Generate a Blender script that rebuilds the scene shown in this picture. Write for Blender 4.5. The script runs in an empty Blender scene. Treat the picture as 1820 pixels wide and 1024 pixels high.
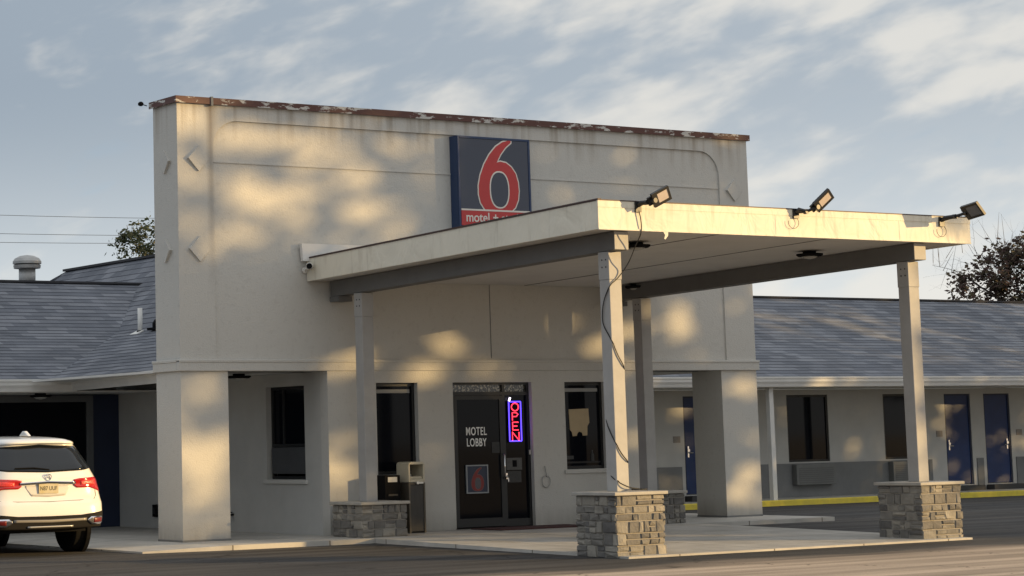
import bpy, bmesh, math, random
from mathutils import Vector, Matrix
R = math.radians
scene = bpy.context.scene
COL = scene.collection

# ------------------------------------------------------------------ camera
cam_d = bpy.data.cameras.new("camera")
cam = bpy.data.objects.new("camera", cam_d)
COL.objects.link(cam)
scene.camera = cam
cam_d.sensor_width = 36
cam_d.lens = 4082.8 / 1820 * 36
cam_d.shift_x = (910 - 491.1) / 1820
cam_d.shift_y = -(512 - 295.6) / 1820
cam_d.clip_end = 3000
_R = Vector((0.85264943, -0.52209332, -0.020187)); _U = Vector((-0.04505015, -0.11195594, 0.99269147))
_F = Vector((0.52053764, 0.84550839, 0.11897955))
cam.matrix_world = Matrix(((_R.x, _U.x, -_F.x, -17.3124), (_R.y, _U.y, -_F.y, -31.0566), (_R.z, _U.z, -_F.z, 1.5022), (0, 0, 0, 1)))

# ------------------------------------------------------------------ sky, sun, exposure
SUN_EL, SUN_AZ = 7.6, 126.9
SH = Vector((math.sin(R(SUN_AZ)), math.cos(R(SUN_AZ)), 0))      # horizontal direction to the sun
HV = Vector((-SH.y, SH.x, 0))                                    # horizontal, square to it
world = bpy.data.worlds.new("World"); scene.world = world; world.use_nodes = True
nt = world.node_tree; nt.nodes.clear()
def wn(t, **k):
    n = nt.nodes.new(t)
    for a, b in k.items(): setattr(n, a, b)
    return n
wl = nt.links.new
out = wn('ShaderNodeOutputWorld'); bg = wn('ShaderNodeBackground'); wl(bg.outputs[0], out.inputs[0])
bg.inputs[1].default_value = 0.096
sky = wn('ShaderNodeTexSky', sky_type='NISHITA', sun_disc=False)
sky.sun_elevation = R(SUN_EL); sky.sun_rotation = R(SUN_AZ)
tc = wn('ShaderNodeTexCoord')
def wmath(op, a, b=None, clamp=False):
    m = wn('ShaderNodeMath', operation=op, use_clamp=clamp)
    for i, v in enumerate((a, b)):
        if v is None: continue
        if isinstance(v, (int, float)): m.inputs[i].default_value = v
        else: wl(v, m.inputs[i])
    return m.outputs[0]
def wmix(f, a, b):
    m = wn('ShaderNodeMix', data_type='RGBA')
    if isinstance(f, (int, float)): m.inputs[0].default_value = f
    else: wl(f, m.inputs[0])
    for i, v in ((6, a), (7, b)):
        if isinstance(v, tuple): m.inputs[i].default_value = (*v, 1)
        else: wl(v, m.inputs[i])
    return m.outputs[2]
def wramp(f, a, b):
    m = wn('ShaderNodeMapRange', interpolation_type='SMOOTHSTEP')
    m.inputs[1].default_value = a; m.inputs[2].default_value = b
    wl(f, m.inputs[0]); return m.outputs[0]
def wnoise(scale, sx, sy, sz, detail=5, rough=.55, dist=0.0, rot=(0, 0, 0), loc=(0, 0, 0)):
    mp = wn('ShaderNodeMapping'); mp.inputs['Scale'].default_value = (sx, sy, sz); mp.inputs['Rotation'].default_value = rot
    mp.inputs['Location'].default_value = loc
    wl(tc.outputs['Generated'], mp.inputs[0])
    n = wn('ShaderNodeTexNoise'); n.inputs['Scale'].default_value = scale; n.inputs['Detail'].default_value = detail
    n.inputs['Roughness'].default_value = rough; n.inputs['Distortion'].default_value = dist
    wl(mp.outputs[0], n.inputs[0]); return n.outputs[0]
sep = wn('ShaderNodeSeparateXYZ'); wl(tc.outputs['Generated'], sep.inputs[0])
big = wnoise(5.0, 1, 1, 2.6, 3, .5, .3, loc=(.2, 2.2, 1.1))
def wdot(v):
    n = wn('ShaderNodeVectorMath', operation='DOT_PRODUCT'); wl(tc.outputs['Generated'], n.inputs[0]); n.inputs[1].default_value = v; return n.outputs['Value']
def band_noise(scale, k, shear, off, detail=4, rough=.5, dist=.4):
    """cloud streaks that climb gently along one direction of the sky"""
    u = wdot((.853, -.522, 0)); f = wdot((.522, .853, 0))
    v = wmath('MULTIPLY', wmath('SUBTRACT', sep.outputs[2], wmath('MULTIPLY', u, shear)), k)
    c = wn('ShaderNodeCombineXYZ'); wl(wmath('ADD', u, off), c.inputs[0]); wl(wmath('ADD', f, off * 1.7), c.inputs[1]); wl(wmath('ADD', v, off * .6), c.inputs[2])
    n = wn('ShaderNodeTexNoise'); n.inputs['Scale'].default_value = scale; n.inputs['Detail'].default_value = detail
    n.inputs['Roughness'].default_value = rough; n.inputs['Distortion'].default_value = dist; wl(c.outputs[0], n.inputs[0]); return n.outputs[0]
streak = band_noise(12.0, 2.6, .30, 2.8)
fine = band_noise(36.0, 2.3, .22, 3.3, 4, .5, .2)
lowz = wramp(sep.outputs[2], 0.16, 0.01)                       # towards the horizon
# how far towards the sun's side the direction lies
dotn = wn('ShaderNodeVectorMath', operation='DOT_PRODUCT'); wl(tc.outputs['Generated'], dotn.inputs[0])
dotn.inputs[1].default_value = (SH.x, SH.y, 0.12)
side = wramp(dotn.outputs['Value'], -0.28, 0.28)
dens = wmath('ADD', wmath('MULTIPLY', big, .75), wmath('ADD', wmath('MULTIPLY', streak, .8), wmath('MULTIPLY', fine, .42)))
cov = wramp(dens, 0.55, 0.84)
hi = wramp(wmath('ADD', dens, wmath('MULTIPLY', side, .15)), 0.99, 1.27)
clear_c = wmix(.85, sky.outputs[0], (2.1, 3.0, 4.1))
cloud_dark = wmix(side, (2.25, 2.65, 3.1), (3.1, 3.45, 3.8))
cloud_dark = wmix(wmath('MULTIPLY', lowz, .85), cloud_dark, (5.9, 6.15, 6.1))
clear_l = wmix(wmath('MULTIPLY', lowz, .75), clear_c, (5.0, 5.9, 6.2))
c1 = wmix(wmath('MULTIPLY', cov, .9), clear_l, cloud_dark)
c2 = wmix(wmath('MULTIPLY', hi, .7), c1, (5.9, 5.65, 5.15))
# the cloud deck is darker overhead and on the side away from the sun, brighter and warmer around it
topd = wramp(sep.outputs[2], 0.22, 0.60)
c3 = wmix(wmath('MULTIPLY', topd, 1.0), c2, (5.3, 5.5, 5.7))
away = wramp(dotn.outputs['Value'], -0.30, -0.85)
c4 = wmix(wmath('MULTIPLY', away, .6), c3, (3.4, 3.8, 4.3))
toward = wramp(dotn.outputs['Value'], 0.35, 0.95)
c5 = wmix(wmath('MULTIPLY', wmath('MULTIPLY', toward, wramp(sep.outputs[2], .45, .05)), .7), c4, (5.6, 5.4, 5.1))
wl(c5, bg.inputs[0])


sun_d = bpy.data.lights.new("sun", 'SUN'); sun = bpy.data.objects.new("sun", sun_d); COL.objects.link(sun)
sun_d.energy = 4.3; sun_d.angle = R(0.5); sun_d.color = (1.0, 0.67, 0.29)
S3 = Vector((SH.x * math.cos(R(SUN_EL)), SH.y * math.cos(R(SUN_EL)), math.sin(R(SUN_EL))))
sun.rotation_euler = S3.to_track_quat('Z', 'Y').to_euler(); sun.location = (30, -30, 30)
vs = scene.view_settings
vs.view_transform = 'Standard'; vs.look = 'None'; vs.exposure = 0.62; vs.gamma = 1; vs.use_curve_mapping = False

# ------------------------------------------------------------------ materials
MATS = {}
def mat(name, col, rough=.8, metal=0.0, bump=0.0, bscale=40.0, var=0.0, vscale=2.0, col2=None, spec=.5, emit=None, estr=0, stretch=(1, 1, 1), coat=0):
    if name in MATS: return MATS[name]
    m = bpy.data.materials.new(name); m.use_nodes = True; t = m.node_tree; b = t.nodes['Principled BSDF']
    b.inputs['Base Color'].default_value = (*col, 1); b.inputs['Roughness'].default_value = rough
    b.inputs['Metallic'].default_value = metal; b.inputs['Specular IOR Level'].default_value = spec
    if coat: b.inputs['Coat Weight'].default_value = coat; b.inputs['Coat Roughness'].default_value = .04
    if emit: b.inputs['Emission Color'].default_value = (*emit, 1); b.inputs['Emission Strength'].default_value = estr
    c = t.nodes.new('ShaderNodeTexCoord')
    mp = t.nodes.new('ShaderNodeMapping'); mp.inputs['Scale'].default_value = stretch
    t.links.new(c.outputs['Object'], mp.inputs[0])
    if var:
        n = t.nodes.new('ShaderNodeTexNoise'); n.inputs['Scale'].default_value = vscale; n.inputs['Detail'].default_value = 6; n.inputs['Roughness'].default_value = .6
        t.links.new(mp.outputs[0], n.inputs[0])
        mr = t.nodes.new('ShaderNodeMapRange'); mr.inputs[1].default_value = .3; mr.inputs[2].default_value = .7
        t.links.new(n.outputs[0], mr.inputs[0])
        mx = t.nodes.new('ShaderNodeMix'); mx.data_type = 'RGBA'
        c2 = col2 or tuple(x * (1 - var) for x in col)
        mx.inputs[6].default_value = (*col, 1); mx.inputs[7].default_value = (*c2, 1)
        t.links.new(mr.outputs[0], mx.inputs[0]); t.links.new(mx.outputs[2], b.inputs['Base Color'])
    if bump:
        n = t.nodes.new('ShaderNodeTexNoise'); n.inputs['Scale'].default_value = bscale; n.inputs['Detail'].default_value = 4
        t.links.new(c.outputs['Object'], n.inputs[0])
        bp = t.nodes.new('ShaderNodeBump'); bp.inputs['Strength'].default_value = bump; bp.inputs['Distance'].default_value = .01
        t.links.new(n.outputs[0], bp.inputs['Height']); t.links.new(bp.outputs[0], b.inputs['Normal'])
    MATS[name] = m; return m

def nodes_of(m): return m.node_tree, m.node_tree.nodes['Principled BSDF']

def stucco():
    m = mat('wall_paint', (.47, .455, .415), .88, bump=.55, bscale=42, spec=.2)
    t, b = nodes_of(m); L = t.links.new
    g = t.nodes.new('ShaderNodeTexCoord')
    n1 = t.nodes.new('ShaderNodeTexNoise'); n1.inputs['Scale'].default_value = .7; n1.inputs['Detail'].default_value = 8; L(g.outputs['Object'], n1.inputs[0])
    # vertical drips below the coping
    mp = t.nodes.new('ShaderNodeMapping'); mp.inputs['Scale'].default_value = (4.2, 4.2, .22); L(g.outputs['Object'], mp.inputs[0])
    n2 = t.nodes.new('ShaderNodeTexNoise'); n2.inputs['Scale'].default_value = 1.6; n2.inputs['Detail'].default_value = 6; L(mp.outputs[0], n2.inputs[0])
    sp = t.nodes.new('ShaderNodeSeparateXYZ'); L(g.outputs['Object'], sp.inputs[0])
    mz = t.nodes.new('ShaderNodeMapRange'); mz.inputs[1].default_value = 6.15; mz.inputs[2].default_value = 6.9; L(sp.outputs[2], mz.inputs[0])
    md = t.nodes.new('ShaderNodeMapRange'); md.inputs[1].default_value = .47; md.inputs[2].default_value = .66; L(n2.outputs[0], md.inputs[0])
    mu = t.nodes.new('ShaderNodeMath'); mu.operation = 'MULTIPLY'; L(mz.outputs[0], mu.inputs[0]); L(md.outputs[0], mu.inputs[1])
    # low grime near the ground
    gz = t.nodes.new('ShaderNodeMapRange'); gz.inputs[1].default_value = .35; gz.inputs[2].default_value = 0; L(sp.outputs[2], gz.inputs[0])
    gm = t.nodes.new('ShaderNodeMath'); gm.operation = 'MULTIPLY'; L(gz.outputs[0], gm.inputs[0]); L(n2.outputs[0], gm.inputs[1])
    # stain running down the joint beside the corner pilaster
    d = t.nodes.new('ShaderNodeMath'); d.operation = 'SUBTRACT'; d.inputs[1].default_value = .60; L(sp.outputs[0], d.inputs[0])
    ab = t.nodes.new('ShaderNodeMath'); ab.operation = 'ABSOLUTE'; L(d.outputs[0], ab.inputs[0])
    js = t.nodes.new('ShaderNodeMapRange'); js.inputs[1].default_value = .09; js.inputs[2].default_value = .01; L(ab.outputs[0], js.inputs[0])
    jz = t.nodes.new('ShaderNodeMapRange'); jz.inputs[1].default_value = 3.6; jz.inputs[2].default_value = 6.9; L(sp.outputs[2], jz.inputs[0])
    jm = t.nodes.new('ShaderNodeMath'); jm.operation = 'MULTIPLY'; L(js.outputs[0], jm.inputs[0]); L(jz.outputs[0], jm.inputs[1])
    def mix(f, a, c2, k):
        x = t.nodes.new('ShaderNodeMix'); x.data_type = 'RGBA'; f2 = t.nodes.new('ShaderNodeMath'); f2.operation = 'MULTIPLY'; f2.inputs[1].default_value = k
        L(f, f2.inputs[0]); L(f2.outputs[0], x.inputs[0])
        if isinstance(a, tuple): x.inputs[6].default_value = (*a, 1)
        else: L(a, x.inputs[6])
        x.inputs[7].default_value = (*c2, 1); return x.outputs[2]
    c = mix(n1.outputs[0], (.56, .55, .515), (.50, .49, .46), .8)
    n4 = t.nodes.new('ShaderNodeTexNoise'); n4.inputs['Scale'].default_value = 14; n4.inputs['Detail'].default_value = 5; L(g.outputs['Object'], n4.inputs[0])
    m4 = t.nodes.new('ShaderNodeMapRange'); m4.inputs[1].default_value = .56; m4.inputs[2].default_value = .75; L(n4.outputs[0], m4.inputs[0])
    c = mix(m4.outputs[0], c, (.38, .365, .335), .32)
    c = mix(mu.outputs[0], c, (.27, .225, .17), .75)
    c = mix(gm.outputs[0], c, (.22, .2, .17), .9)
    c = mix(jm.outputs[0], c, (.20, .17, .14), .7)
    L(c, b.inputs['Base Color']); return m
WALL = stucco()
WALLP = mat('plain_wall_paint', (.52, .515, .49), .88, bump=.25, bscale=50, var=.14, vscale=1.3, spec=.2)
WAINS = mat('wainscot_paint', (.20, .205, .205), .8, bump=.2, bscale=60, var=.2, vscale=2)
NAVY = mat('navy_paint', (.014, .024, .062), .55, var=.25, vscale=1.5, bump=.1)
BLUE = mat('blue_door_paint', (.013, .038, .135), .5, var=.25, vscale=2.5)
TRIMG = mat('grey_frame_paint', (.12, .125, .13), .55, var=.15)
WHITE = mat('white_metal', (.74, .73, .70), .5, var=.10, vscale=3, bump=.08, bscale=12)
SOFF = mat('soffit_paint', (.66, .65, .62), .75, var=.12, vscale=1.5)
POSTP = mat('grey_post_paint', (.40, .395, .385), .65, var=.18, vscale=3, bump=.15, bscale=30)
BEAMP = mat('grey_beam_paint', (.15, .15, .148), .7, var=.15, vscale=3, bump=.1)
BROWN = mat('brown_drip_metal', (.055, .028, .025), .6, var=.2)
BLACK = mat('black_plastic', (.008, .008, .009), .8, spec=.07)
BLACKM = mat('black_metal', (.02, .02, .021), .4, metal=.3)
BRONZE = mat('dark_bronze_frame', (.035, .036, .037), .42, metal=.5)
CHROME = mat('chrome', (.75, .75, .76), .12, metal=1.0)
STEEL = mat('brushed_steel', (.62, .62, .60), .32, metal=.9)
GALV = mat('galvanised_metal', (.45, .45, .44), .5, metal=.6, var=.25, vscale=6)
GLASS = mat('dark_glass', (.004, .005, .008), .05, spec=.12)
TAR = mat('car_glass', (.006, .008, .012), .06, spec=.6)
RUB = mat('rubber', (.010, .010, .010), .9, spec=.1, bump=.3)
CABLE = mat('black_cable', (.01, .01, .01), .6)
CREAM = mat('beige_hood_paint', (.55, .50, .38), .4, var=.1)
CANB = mat('dark_bin_panel', (.05, .048, .045), .35, metal=.3, var=.3, vscale=4, stretch=(4, 4, .6))
PAPER = mat('paper', (.6, .6, .58), .8, var=.15, vscale=14)
SIGNB = mat('sign_face_navy', (.016, .027, .058), .16, spec=.6)
SIGNF = mat('sign_frame_navy', (.012, .035, .10), .35)
RED = mat('sign_red', (.50, .022, .026), .22, var=.12, vscale=3)
SWHITE = mat('sign_white', (.72, .68, .62), .35)
LENSM = mat('led_lens', (.60, .52, .46), .25, var=.12, vscale=30)
YEL = mat('yellow_kerb_paint', (.78, .62, .06), .7, var=.3, vscale=5, col2=(.6, .48, .08))
CAP = mat('limestone_cap', (.42, .40, .36), .75, bump=.4, bscale=35, var=.2, vscale=6)

def asphalt():
    m = mat('asphalt', (.05, .05, .05), .9, bump=.8, bscale=90, spec=.25)
    t, b = nodes_of(m); L = t.links.new
    g = t.nodes.new('ShaderNodeTexCoord')
    n1 = t.nodes.new('ShaderNodeTexNoise'); n1.inputs['Scale'].default_value = .22; n1.inputs['Detail'].default_value = 7; L(g.outputs['Object'], n1.inputs[0])
    n2 = t.nodes.new('ShaderNodeTexNoise'); n2.inputs['Scale'].default_value = 60; n2.inputs['Detail'].default_value = 2; L(g.outputs['Object'], n2.inputs[0])
    r = t.nodes.new('ShaderNodeMapRange'); r.inputs[1].default_value = .35; r.inputs[2].default_value = .65; L(n1.outputs[0], r.inputs[0])
    x = t.nodes.new('ShaderNodeMix'); x.data_type = 'RGBA'; L(r.outputs[0], x.inputs[0]); x.inputs[6].default_value = (.050, .050, .052, 1); x.inputs[7].default_value = (.072, .066, .060, 1)
    # sunlit strip of the drive in front of the canopy, its light painted as sandy brown
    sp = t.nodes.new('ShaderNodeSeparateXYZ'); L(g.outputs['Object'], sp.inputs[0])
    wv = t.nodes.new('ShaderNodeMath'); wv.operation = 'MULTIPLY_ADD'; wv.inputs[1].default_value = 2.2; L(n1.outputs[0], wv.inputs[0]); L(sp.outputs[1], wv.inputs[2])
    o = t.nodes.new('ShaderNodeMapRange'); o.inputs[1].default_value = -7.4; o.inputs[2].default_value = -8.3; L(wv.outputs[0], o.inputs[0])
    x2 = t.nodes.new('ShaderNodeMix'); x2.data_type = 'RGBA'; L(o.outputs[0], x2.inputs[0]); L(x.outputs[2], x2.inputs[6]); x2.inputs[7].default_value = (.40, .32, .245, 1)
    # tyre-worn streaks and sealed cracks
    ms = t.nodes.new('ShaderNodeMapping'); ms.inputs['Scale'].default_value = (.16, 2.4, 1); ms.inputs['Rotation'].default_value = (0, 0, R(6)); L(g.outputs['Object'], ms.inputs[0])
    n3 = t.nodes.new('ShaderNodeTexNoise'); n3.inputs['Scale'].default_value = 1.0; n3.inputs['Detail'].default_value = 6; L(ms.outputs[0], n3.inputs[0])
    r3 = t.nodes.new('ShaderNodeMapRange'); r3.inputs[1].default_value = .35; r3.inputs[2].default_value = .65; r3.inputs[3].default_value = .62; r3.inputs[4].default_value = 1.25; L(n3.outputs[0], r3.inputs[0])
    vo = t.nodes.new('ShaderNodeTexVoronoi'); vo.feature = 'DISTANCE_TO_EDGE'; vo.inputs['Scale'].default_value = .22
    wn_ = t.nodes.new('ShaderNodeVectorMath'); wn_.operation = 'MULTIPLY_ADD'; wn_.inputs[1].default_value = (1.2, 1.2, 0); L(n3.outputs[1], wn_.inputs[0]); L(g.outputs['Object'], wn_.inputs[2]); L(wn_.outputs[0], vo.inputs['Vector'])
    rc = t.nodes.new('ShaderNodeMapRange'); rc.inputs[1].default_value = .002; rc.inputs[2].default_value = .006; rc.inputs[3].default_value = .45; rc.inputs[4].default_value = 1; L(vo.outputs['Distance'], rc.inputs[0])
    mm = t.nodes.new('ShaderNodeMath'); mm.operation = 'MULTIPLY'; L(r3.outputs[0], mm.inputs[0]); L(rc.outputs[0], mm.inputs[1])
    v0 = t.nodes.new('ShaderNodeVectorMath'); v0.operation = 'SCALE'; L(x2.outputs[2], v0.inputs[0]); L(mm.outputs[0], v0.inputs[3])
    r2 = t.nodes.new('ShaderNodeMapRange'); r2.inputs[3].default_value = .6; r2.inputs[4].default_value = 1.45; L(n2.outputs[0], r2.inputs[0])
    vm = t.nodes.new('ShaderNodeVectorMath'); vm.operation = 'SCALE'; L(v0.outputs[0], vm.inputs[0]); L(r2.outputs[0], vm.inputs[3]); L(vm.outputs[0], b.inputs['Base Color'])
    return m
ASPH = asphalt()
def concrete():
    m = mat('concrete', (.38, .36, .33), .85, bump=.4, bscale=50, spec=.3)
    t, b = nodes_of(m); L = t.links.new
    g = t.nodes.new('ShaderNodeTexCoord')
    n1 = t.nodes.new('ShaderNodeTexNoise'); n1.inputs['Scale'].default_value = 1.1; n1.inputs['Detail'].default_value = 9; n1.inputs['Roughness'].default_value = .65; L(g.outputs['Object'], n1.inputs[0])
    r = t.nodes.new('ShaderNodeMapRange'); r.inputs[1].default_value = .35; r.inputs[2].default_value = .68; L(n1.outputs[0], r.inputs[0])
    x = t.nodes.new('ShaderNodeMix'); x.data_type = 'RGBA'; L(r.outputs[0], x.inputs[0]); x.inputs[6].default_value = (.52, .50, .46, 1); x.inputs[7].default_value = (.36, .345, .315, 1)
    bk = t.nodes.new('ShaderNodeTexBrick'); bk.offset = 0; bk.inputs['Scale'].default_value = 1; bk.inputs['Brick Width'].default_value = 1.7; bk.inputs['Row Height'].default_value = 1.8; bk.inputs['Mortar Size'].default_value = .012
    bk.inputs['Color1'].default_value = bk.inputs['Color2'].default_value = (1, 1, 1, 1); bk.inputs['Mortar'].default_value = (.35, .33, .3, 1); L(g.outputs['Object'], bk.inputs[0])
    y = t.nodes.new('ShaderNodeMix'); y.data_type = 'RGBA'; y.blend_type = 'MULTIPLY'; y.inputs[0].default_value = 1; L(x.outputs[2], y.inputs[6]); L(bk.outputs[0], y.inputs[7]); L(y.outputs[2], b.inputs['Base Color'])
    return m
CONC = concrete()
def island_mat(name, ca, cb, rough, bump, bscale, cc=None, fine=8):
    m = mat(name, ca, rough, bump=bump, bscale=bscale, spec=.3); t, b = nodes_of(m); L = t.links.new
    g = t.nodes.new('ShaderNodeNewGeometry'); x = t.nodes.new('ShaderNodeValToRGB'); L(g.outputs['Random Per Island'], x.inputs[0])
    e = x.color_ramp.elements; e[0].color = (*ca, 1); e[1].color = (*cb, 1)
    if cc: k = e.new(.55); k.color = (*cc, 1)
    c = t.nodes.new('ShaderNodeTexCoord'); n = t.nodes.new('ShaderNodeTexNoise'); n.inputs['Scale'].default_value = fine; n.inputs['Detail'].default_value = 6; L(c.outputs['Object'], n.inputs[0])
    r = t.nodes.new('ShaderNodeMapRange'); r.inputs[3].default_value = .6; r.inputs[4].default_value = 1.4; L(n.outputs[0], r.inputs[0])
    vm = t.nodes.new('ShaderNodeVectorMath'); vm.operation = 'SCALE'; L(x.outputs[0], vm.inputs[0]); L(r.outputs[0], vm.inputs[3]); L(vm.outputs[0], b.inputs['Base Color'])
    return m
STONE = island_mat('ledge_stone', (.13, .125, .12), (.33, .305, .26), .85, 1.0, 30, (.21, .20, .18))
MORTAR = mat('mortar', (.30, .28, .25), .95, bump=.4)
def shingle_mat():
    m = mat('asphalt_shingles', (.12, .125, .14), .9, bump=.7, bscale=70, spec=.25); t, b = nodes_of(m); L = t.links.new
    uv = t.nodes.new('ShaderNodeUVMap'); uv.uv_map = 'UVMap'
    bk = t.nodes.new('ShaderNodeTexBrick'); bk.inputs['Scale'].default_value = 1; bk.inputs['Brick Width'].default_value = .42; bk.inputs['Row Height'].default_value = .14; bk.inputs['Mortar Size'].default_value = .004; bk.inputs['Bias'].default_value = -.2
    bk.inputs['Color1'].default_value = (.125, .135, .158, 1); bk.inputs['Color2'].default_value = (.225, .235, .26, 1); bk.inputs['Mortar'].default_value = (.13, .14, .165, 1)
    L(uv.outputs[0], bk.inputs[0])
    n = t.nodes.new('ShaderNodeTexNoise'); n.inputs['Scale'].default_value = 1.2; n.inputs['Detail'].default_value = 7; L(uv.outputs[0], n.inputs[0])
    r = t.nodes.new('ShaderNodeMapRange'); r.inputs[3].default_value = .65; r.inputs[4].default_value = 1.4; L(n.outputs[0], r.inputs[0])
    vm = t.nodes.new('ShaderNodeVectorMath'); vm.operation = 'SCALE'; L(bk.outputs[0], vm.inputs[0]); L(r.outputs[0], vm.inputs[3]); L(vm.outputs[0], b.inputs['Base Color'])
    return m
SHING = shingle_mat()
def coping_mat():
    m = mat('peeling_coping', (.16, .06, .045), .6); t, b = nodes_of(m); L = t.links.new
    g = t.nodes.new('ShaderNodeTexCoord'); mp = t.nodes.new('ShaderNodeMapping'); mp.inputs['Scale'].default_value = (1.6, 1.6, 5); L(g.outputs['Object'], mp.inputs[0])
    n = t.nodes.new('ShaderNodeTexNoise'); n.inputs['Scale'].default_value = 2.6; n.inputs['Detail'].default_value = 9; n.inputs['Roughness'].default_value = .68; L(mp.outputs[0], n.inputs[0])
    r = t.nodes.new('ShaderNodeMapRange'); r.inputs[1].default_value = .545; r.inputs[2].default_value = .562
    nb = t.nodes.new('ShaderNodeTexNoise'); nb.inputs['Scale'].default_value = .9; nb.inputs['Detail'].default_value = 2; L(g.outputs['Object'], nb.inputs[0])
    ma = t.nodes.new('ShaderNodeMath'); ma.operation = 'MULTIPLY_ADD'; ma.inputs[1].default_value = .5; L(nb.outputs[0], ma.inputs[0])
    mb_ = t.nodes.new('ShaderNodeMath'); mb_.operation = 'SUBTRACT'; mb_.inputs[1].default_value = .25; L(n.outputs[0], mb_.inputs[0]); L(mb_.outputs[0], ma.inputs[2]); L(ma.outputs[0], r.inputs[0])
    x = t.nodes.new('ShaderNodeMix'); x.data_type = 'RGBA'; L(r.outputs[0], x.inputs[0]); x.inputs[6].default_value = (.095, .038, .03, 1); x.inputs[7].default_value = (.50, .49, .46, 1); L(x.outputs[2], b.inputs['Base Color']); return m
COPE = coping_mat()
def reflection_glass():  # pale mottling paints a reflection into the transom panes
    m = mat('transom_reflection_glass', (.01, .01, .012), .08, spec=.6); t, b = nodes_of(m); L = t.links.new
    g = t.nodes.new('ShaderNodeTexCoord'); n = t.nodes.new('ShaderNodeTexNoise'); n.inputs['Scale'].default_value = 26; n.inputs['Detail'].default_value = 4; L(g.outputs['Object'], n.inputs[0])
    r = t.nodes.new('ShaderNodeMapRange'); r.inputs[1].default_value = .5; r.inputs[2].default_value = .6; L(n.outputs[0], r.inputs[0])
    x = t.nodes.new('ShaderNodeMix'); x.data_type = 'RGBA'; L(r.outputs[0], x.inputs[0]); x.inputs[6].default_value = (.02, .02, .018, 1); x.inputs[7].default_value = (.38, .35, .27, 1); L(x.outputs[2], b.inputs['Base Color']); return m
TREFL = reflection_glass()

# ------------------------------------------------------------------ mesh helpers
class MB:
    def __init__(s): s.v = []; s.f = []; s.uv = {}
    def add(s, vs, fs, uvs=None):
        o = len(s.v); s.v += [tuple(v) for v in vs]
        for i, f in enumerate(fs):
            if uvs: s.uv[len(s.f)] = uvs[i]
            s.f.append(tuple(o + j for j in f))
    def box(s, x0, x1, y0, y1, z0, z1):
        s.add([(x0, y0, z0), (x1, y0, z0), (x1, y1, z0), (x0, y1, z0), (x0, y0, z1), (x1, y0, z1), (x1, y1, z1), (x0, y1, z1)],
              [(0, 3, 2, 1), (4, 5, 6, 7), (0, 1, 5, 4), (1, 2, 6, 5), (2, 3, 7, 6), (3, 0, 4, 7)])
    def hexa(s, p): s.add(p, [(0, 3, 2, 1), (4, 5, 6, 7), (0, 1, 5, 4), (1, 2, 6, 5), (2, 3, 7, 6), (3, 0, 4, 7)])
    def prism(s, poly, a0, a1, axis='y'):
        # polygon given in the two other axes, extruded along axis
        n = len(poly)
        def P(a, u, w): return (u, a, w) if axis == 'y' else ((a, u, w) if axis == 'x' else (u, w, a))
        s.add([P(a0, *p) for p in poly] + [P(a1, *p) for p in poly],
              [tuple(range(n)), tuple(range(2 * n - 1, n - 1, -1))] + [(i, i + n, (i + 1) % n + n, (i + 1) % n) for i in range(n)])
    def tube(s, pts, r, n=8, caps=True):
        pts = [Vector(p) for p in pts]; rr = r if isinstance(r, (list, tuple)) else [r] * len(pts)
        rings = []; up = None
        for i, p in enumerate(pts):
            d = (pts[min(i + 1, len(pts) - 1)] - pts[max(i - 1, 0)]).normalized()
            if up is None: up = d.orthogonal().normalized()
            up = (up - d * up.dot(d)).normalized(); w = d.cross(up)
            rings.append([p + (up * math.cos(2 * math.pi * k / n) + w * math.sin(2 * math.pi * k / n)) * rr[i] for k in range(n)])
        vs = [v for q in rings for v in q]; fs = []
        for i in range(len(pts) - 1):
            for k in range(n): fs.append((i * n + k, i * n + (k + 1) % n, (i + 1) * n + (k + 1) % n, (i + 1) * n + k))
        if caps: fs.append(tuple(range(n - 1, -1, -1))); fs.append(tuple((len(pts) - 1) * n + k for k in range(n)))
        s.add(vs, fs)
    def lathe(s, prof, c, n=24, axis='z'):
        # prof: (radius, height)
        vs = []; fs = []
        for r, h in prof:
            for k in range(n):
                a = 2 * math.pi * k / n; q = (r * math.cos(a), r * math.sin(a))
                vs.append((c[0] + q[0], c[1] + q[1], c[2] + h) if axis == 'z' else ((c[0] + h, c[1] + q[0], c[2] + q[1]) if axis == 'x' else (c[0] + q[0], c[1] + h, c[2] + q[1])))
        for i in range(len(prof) - 1):
            for k in range(n): fs.append((i * n + k, i * n + (k + 1) % n, (i + 1) * n + (k + 1) % n, (i + 1) * n + k))
        fs.append(tuple(range(n - 1, -1, -1))); fs.append(tuple((len(prof) - 1) * n + k for k in range(n)))
        s.add(vs, fs)
    def build(s, name, m, parent=None, smooth=False, bevel=0, fix=True, tri=False):
        me = bpy.data.meshes.new(name); me.from_pydata(s.v, [], s.f)
        if s.uv:
            ul = me.uv_layers.new(name='UVMap')
            for pi, p in enumerate(me.polygons):
                q = s.uv.get(pi)
                if q:
                    for j, li in enumerate(p.loop_indices): ul.data[li].uv = q[j]
        if fix or tri:
            bm = bmesh.new(); bm.from_mesh(me)
            if fix: bmesh.ops.recalc_face_normals(bm, faces=bm.faces)
            if tri: bmesh.ops.triangulate(bm, faces=[f for f in bm.faces if len(f.verts) > 4])
            bm.to_mesh(me); bm.free()
        me.materials.append(m)
        o = bpy.data.objects.new(name, me); COL.objects.link(o)
        if parent is not None:
            o.parent = parent
            if parent.type == 'EMPTY' or True:
                o.matrix_parent_inverse = Matrix.Identity(4)
                # meshes are given in world space: bring them into the parent's frame
                me.transform(world_of(parent).inverted())
        if smooth: me.polygons.foreach_set('use_smooth', [True] * len(me.polygons))
        if bevel:
            b = o.modifiers.new('bevel', 'BEVEL'); b.width = bevel; b.segments = 2; b.limit_method = 'ANGLE'
        return o
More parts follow.
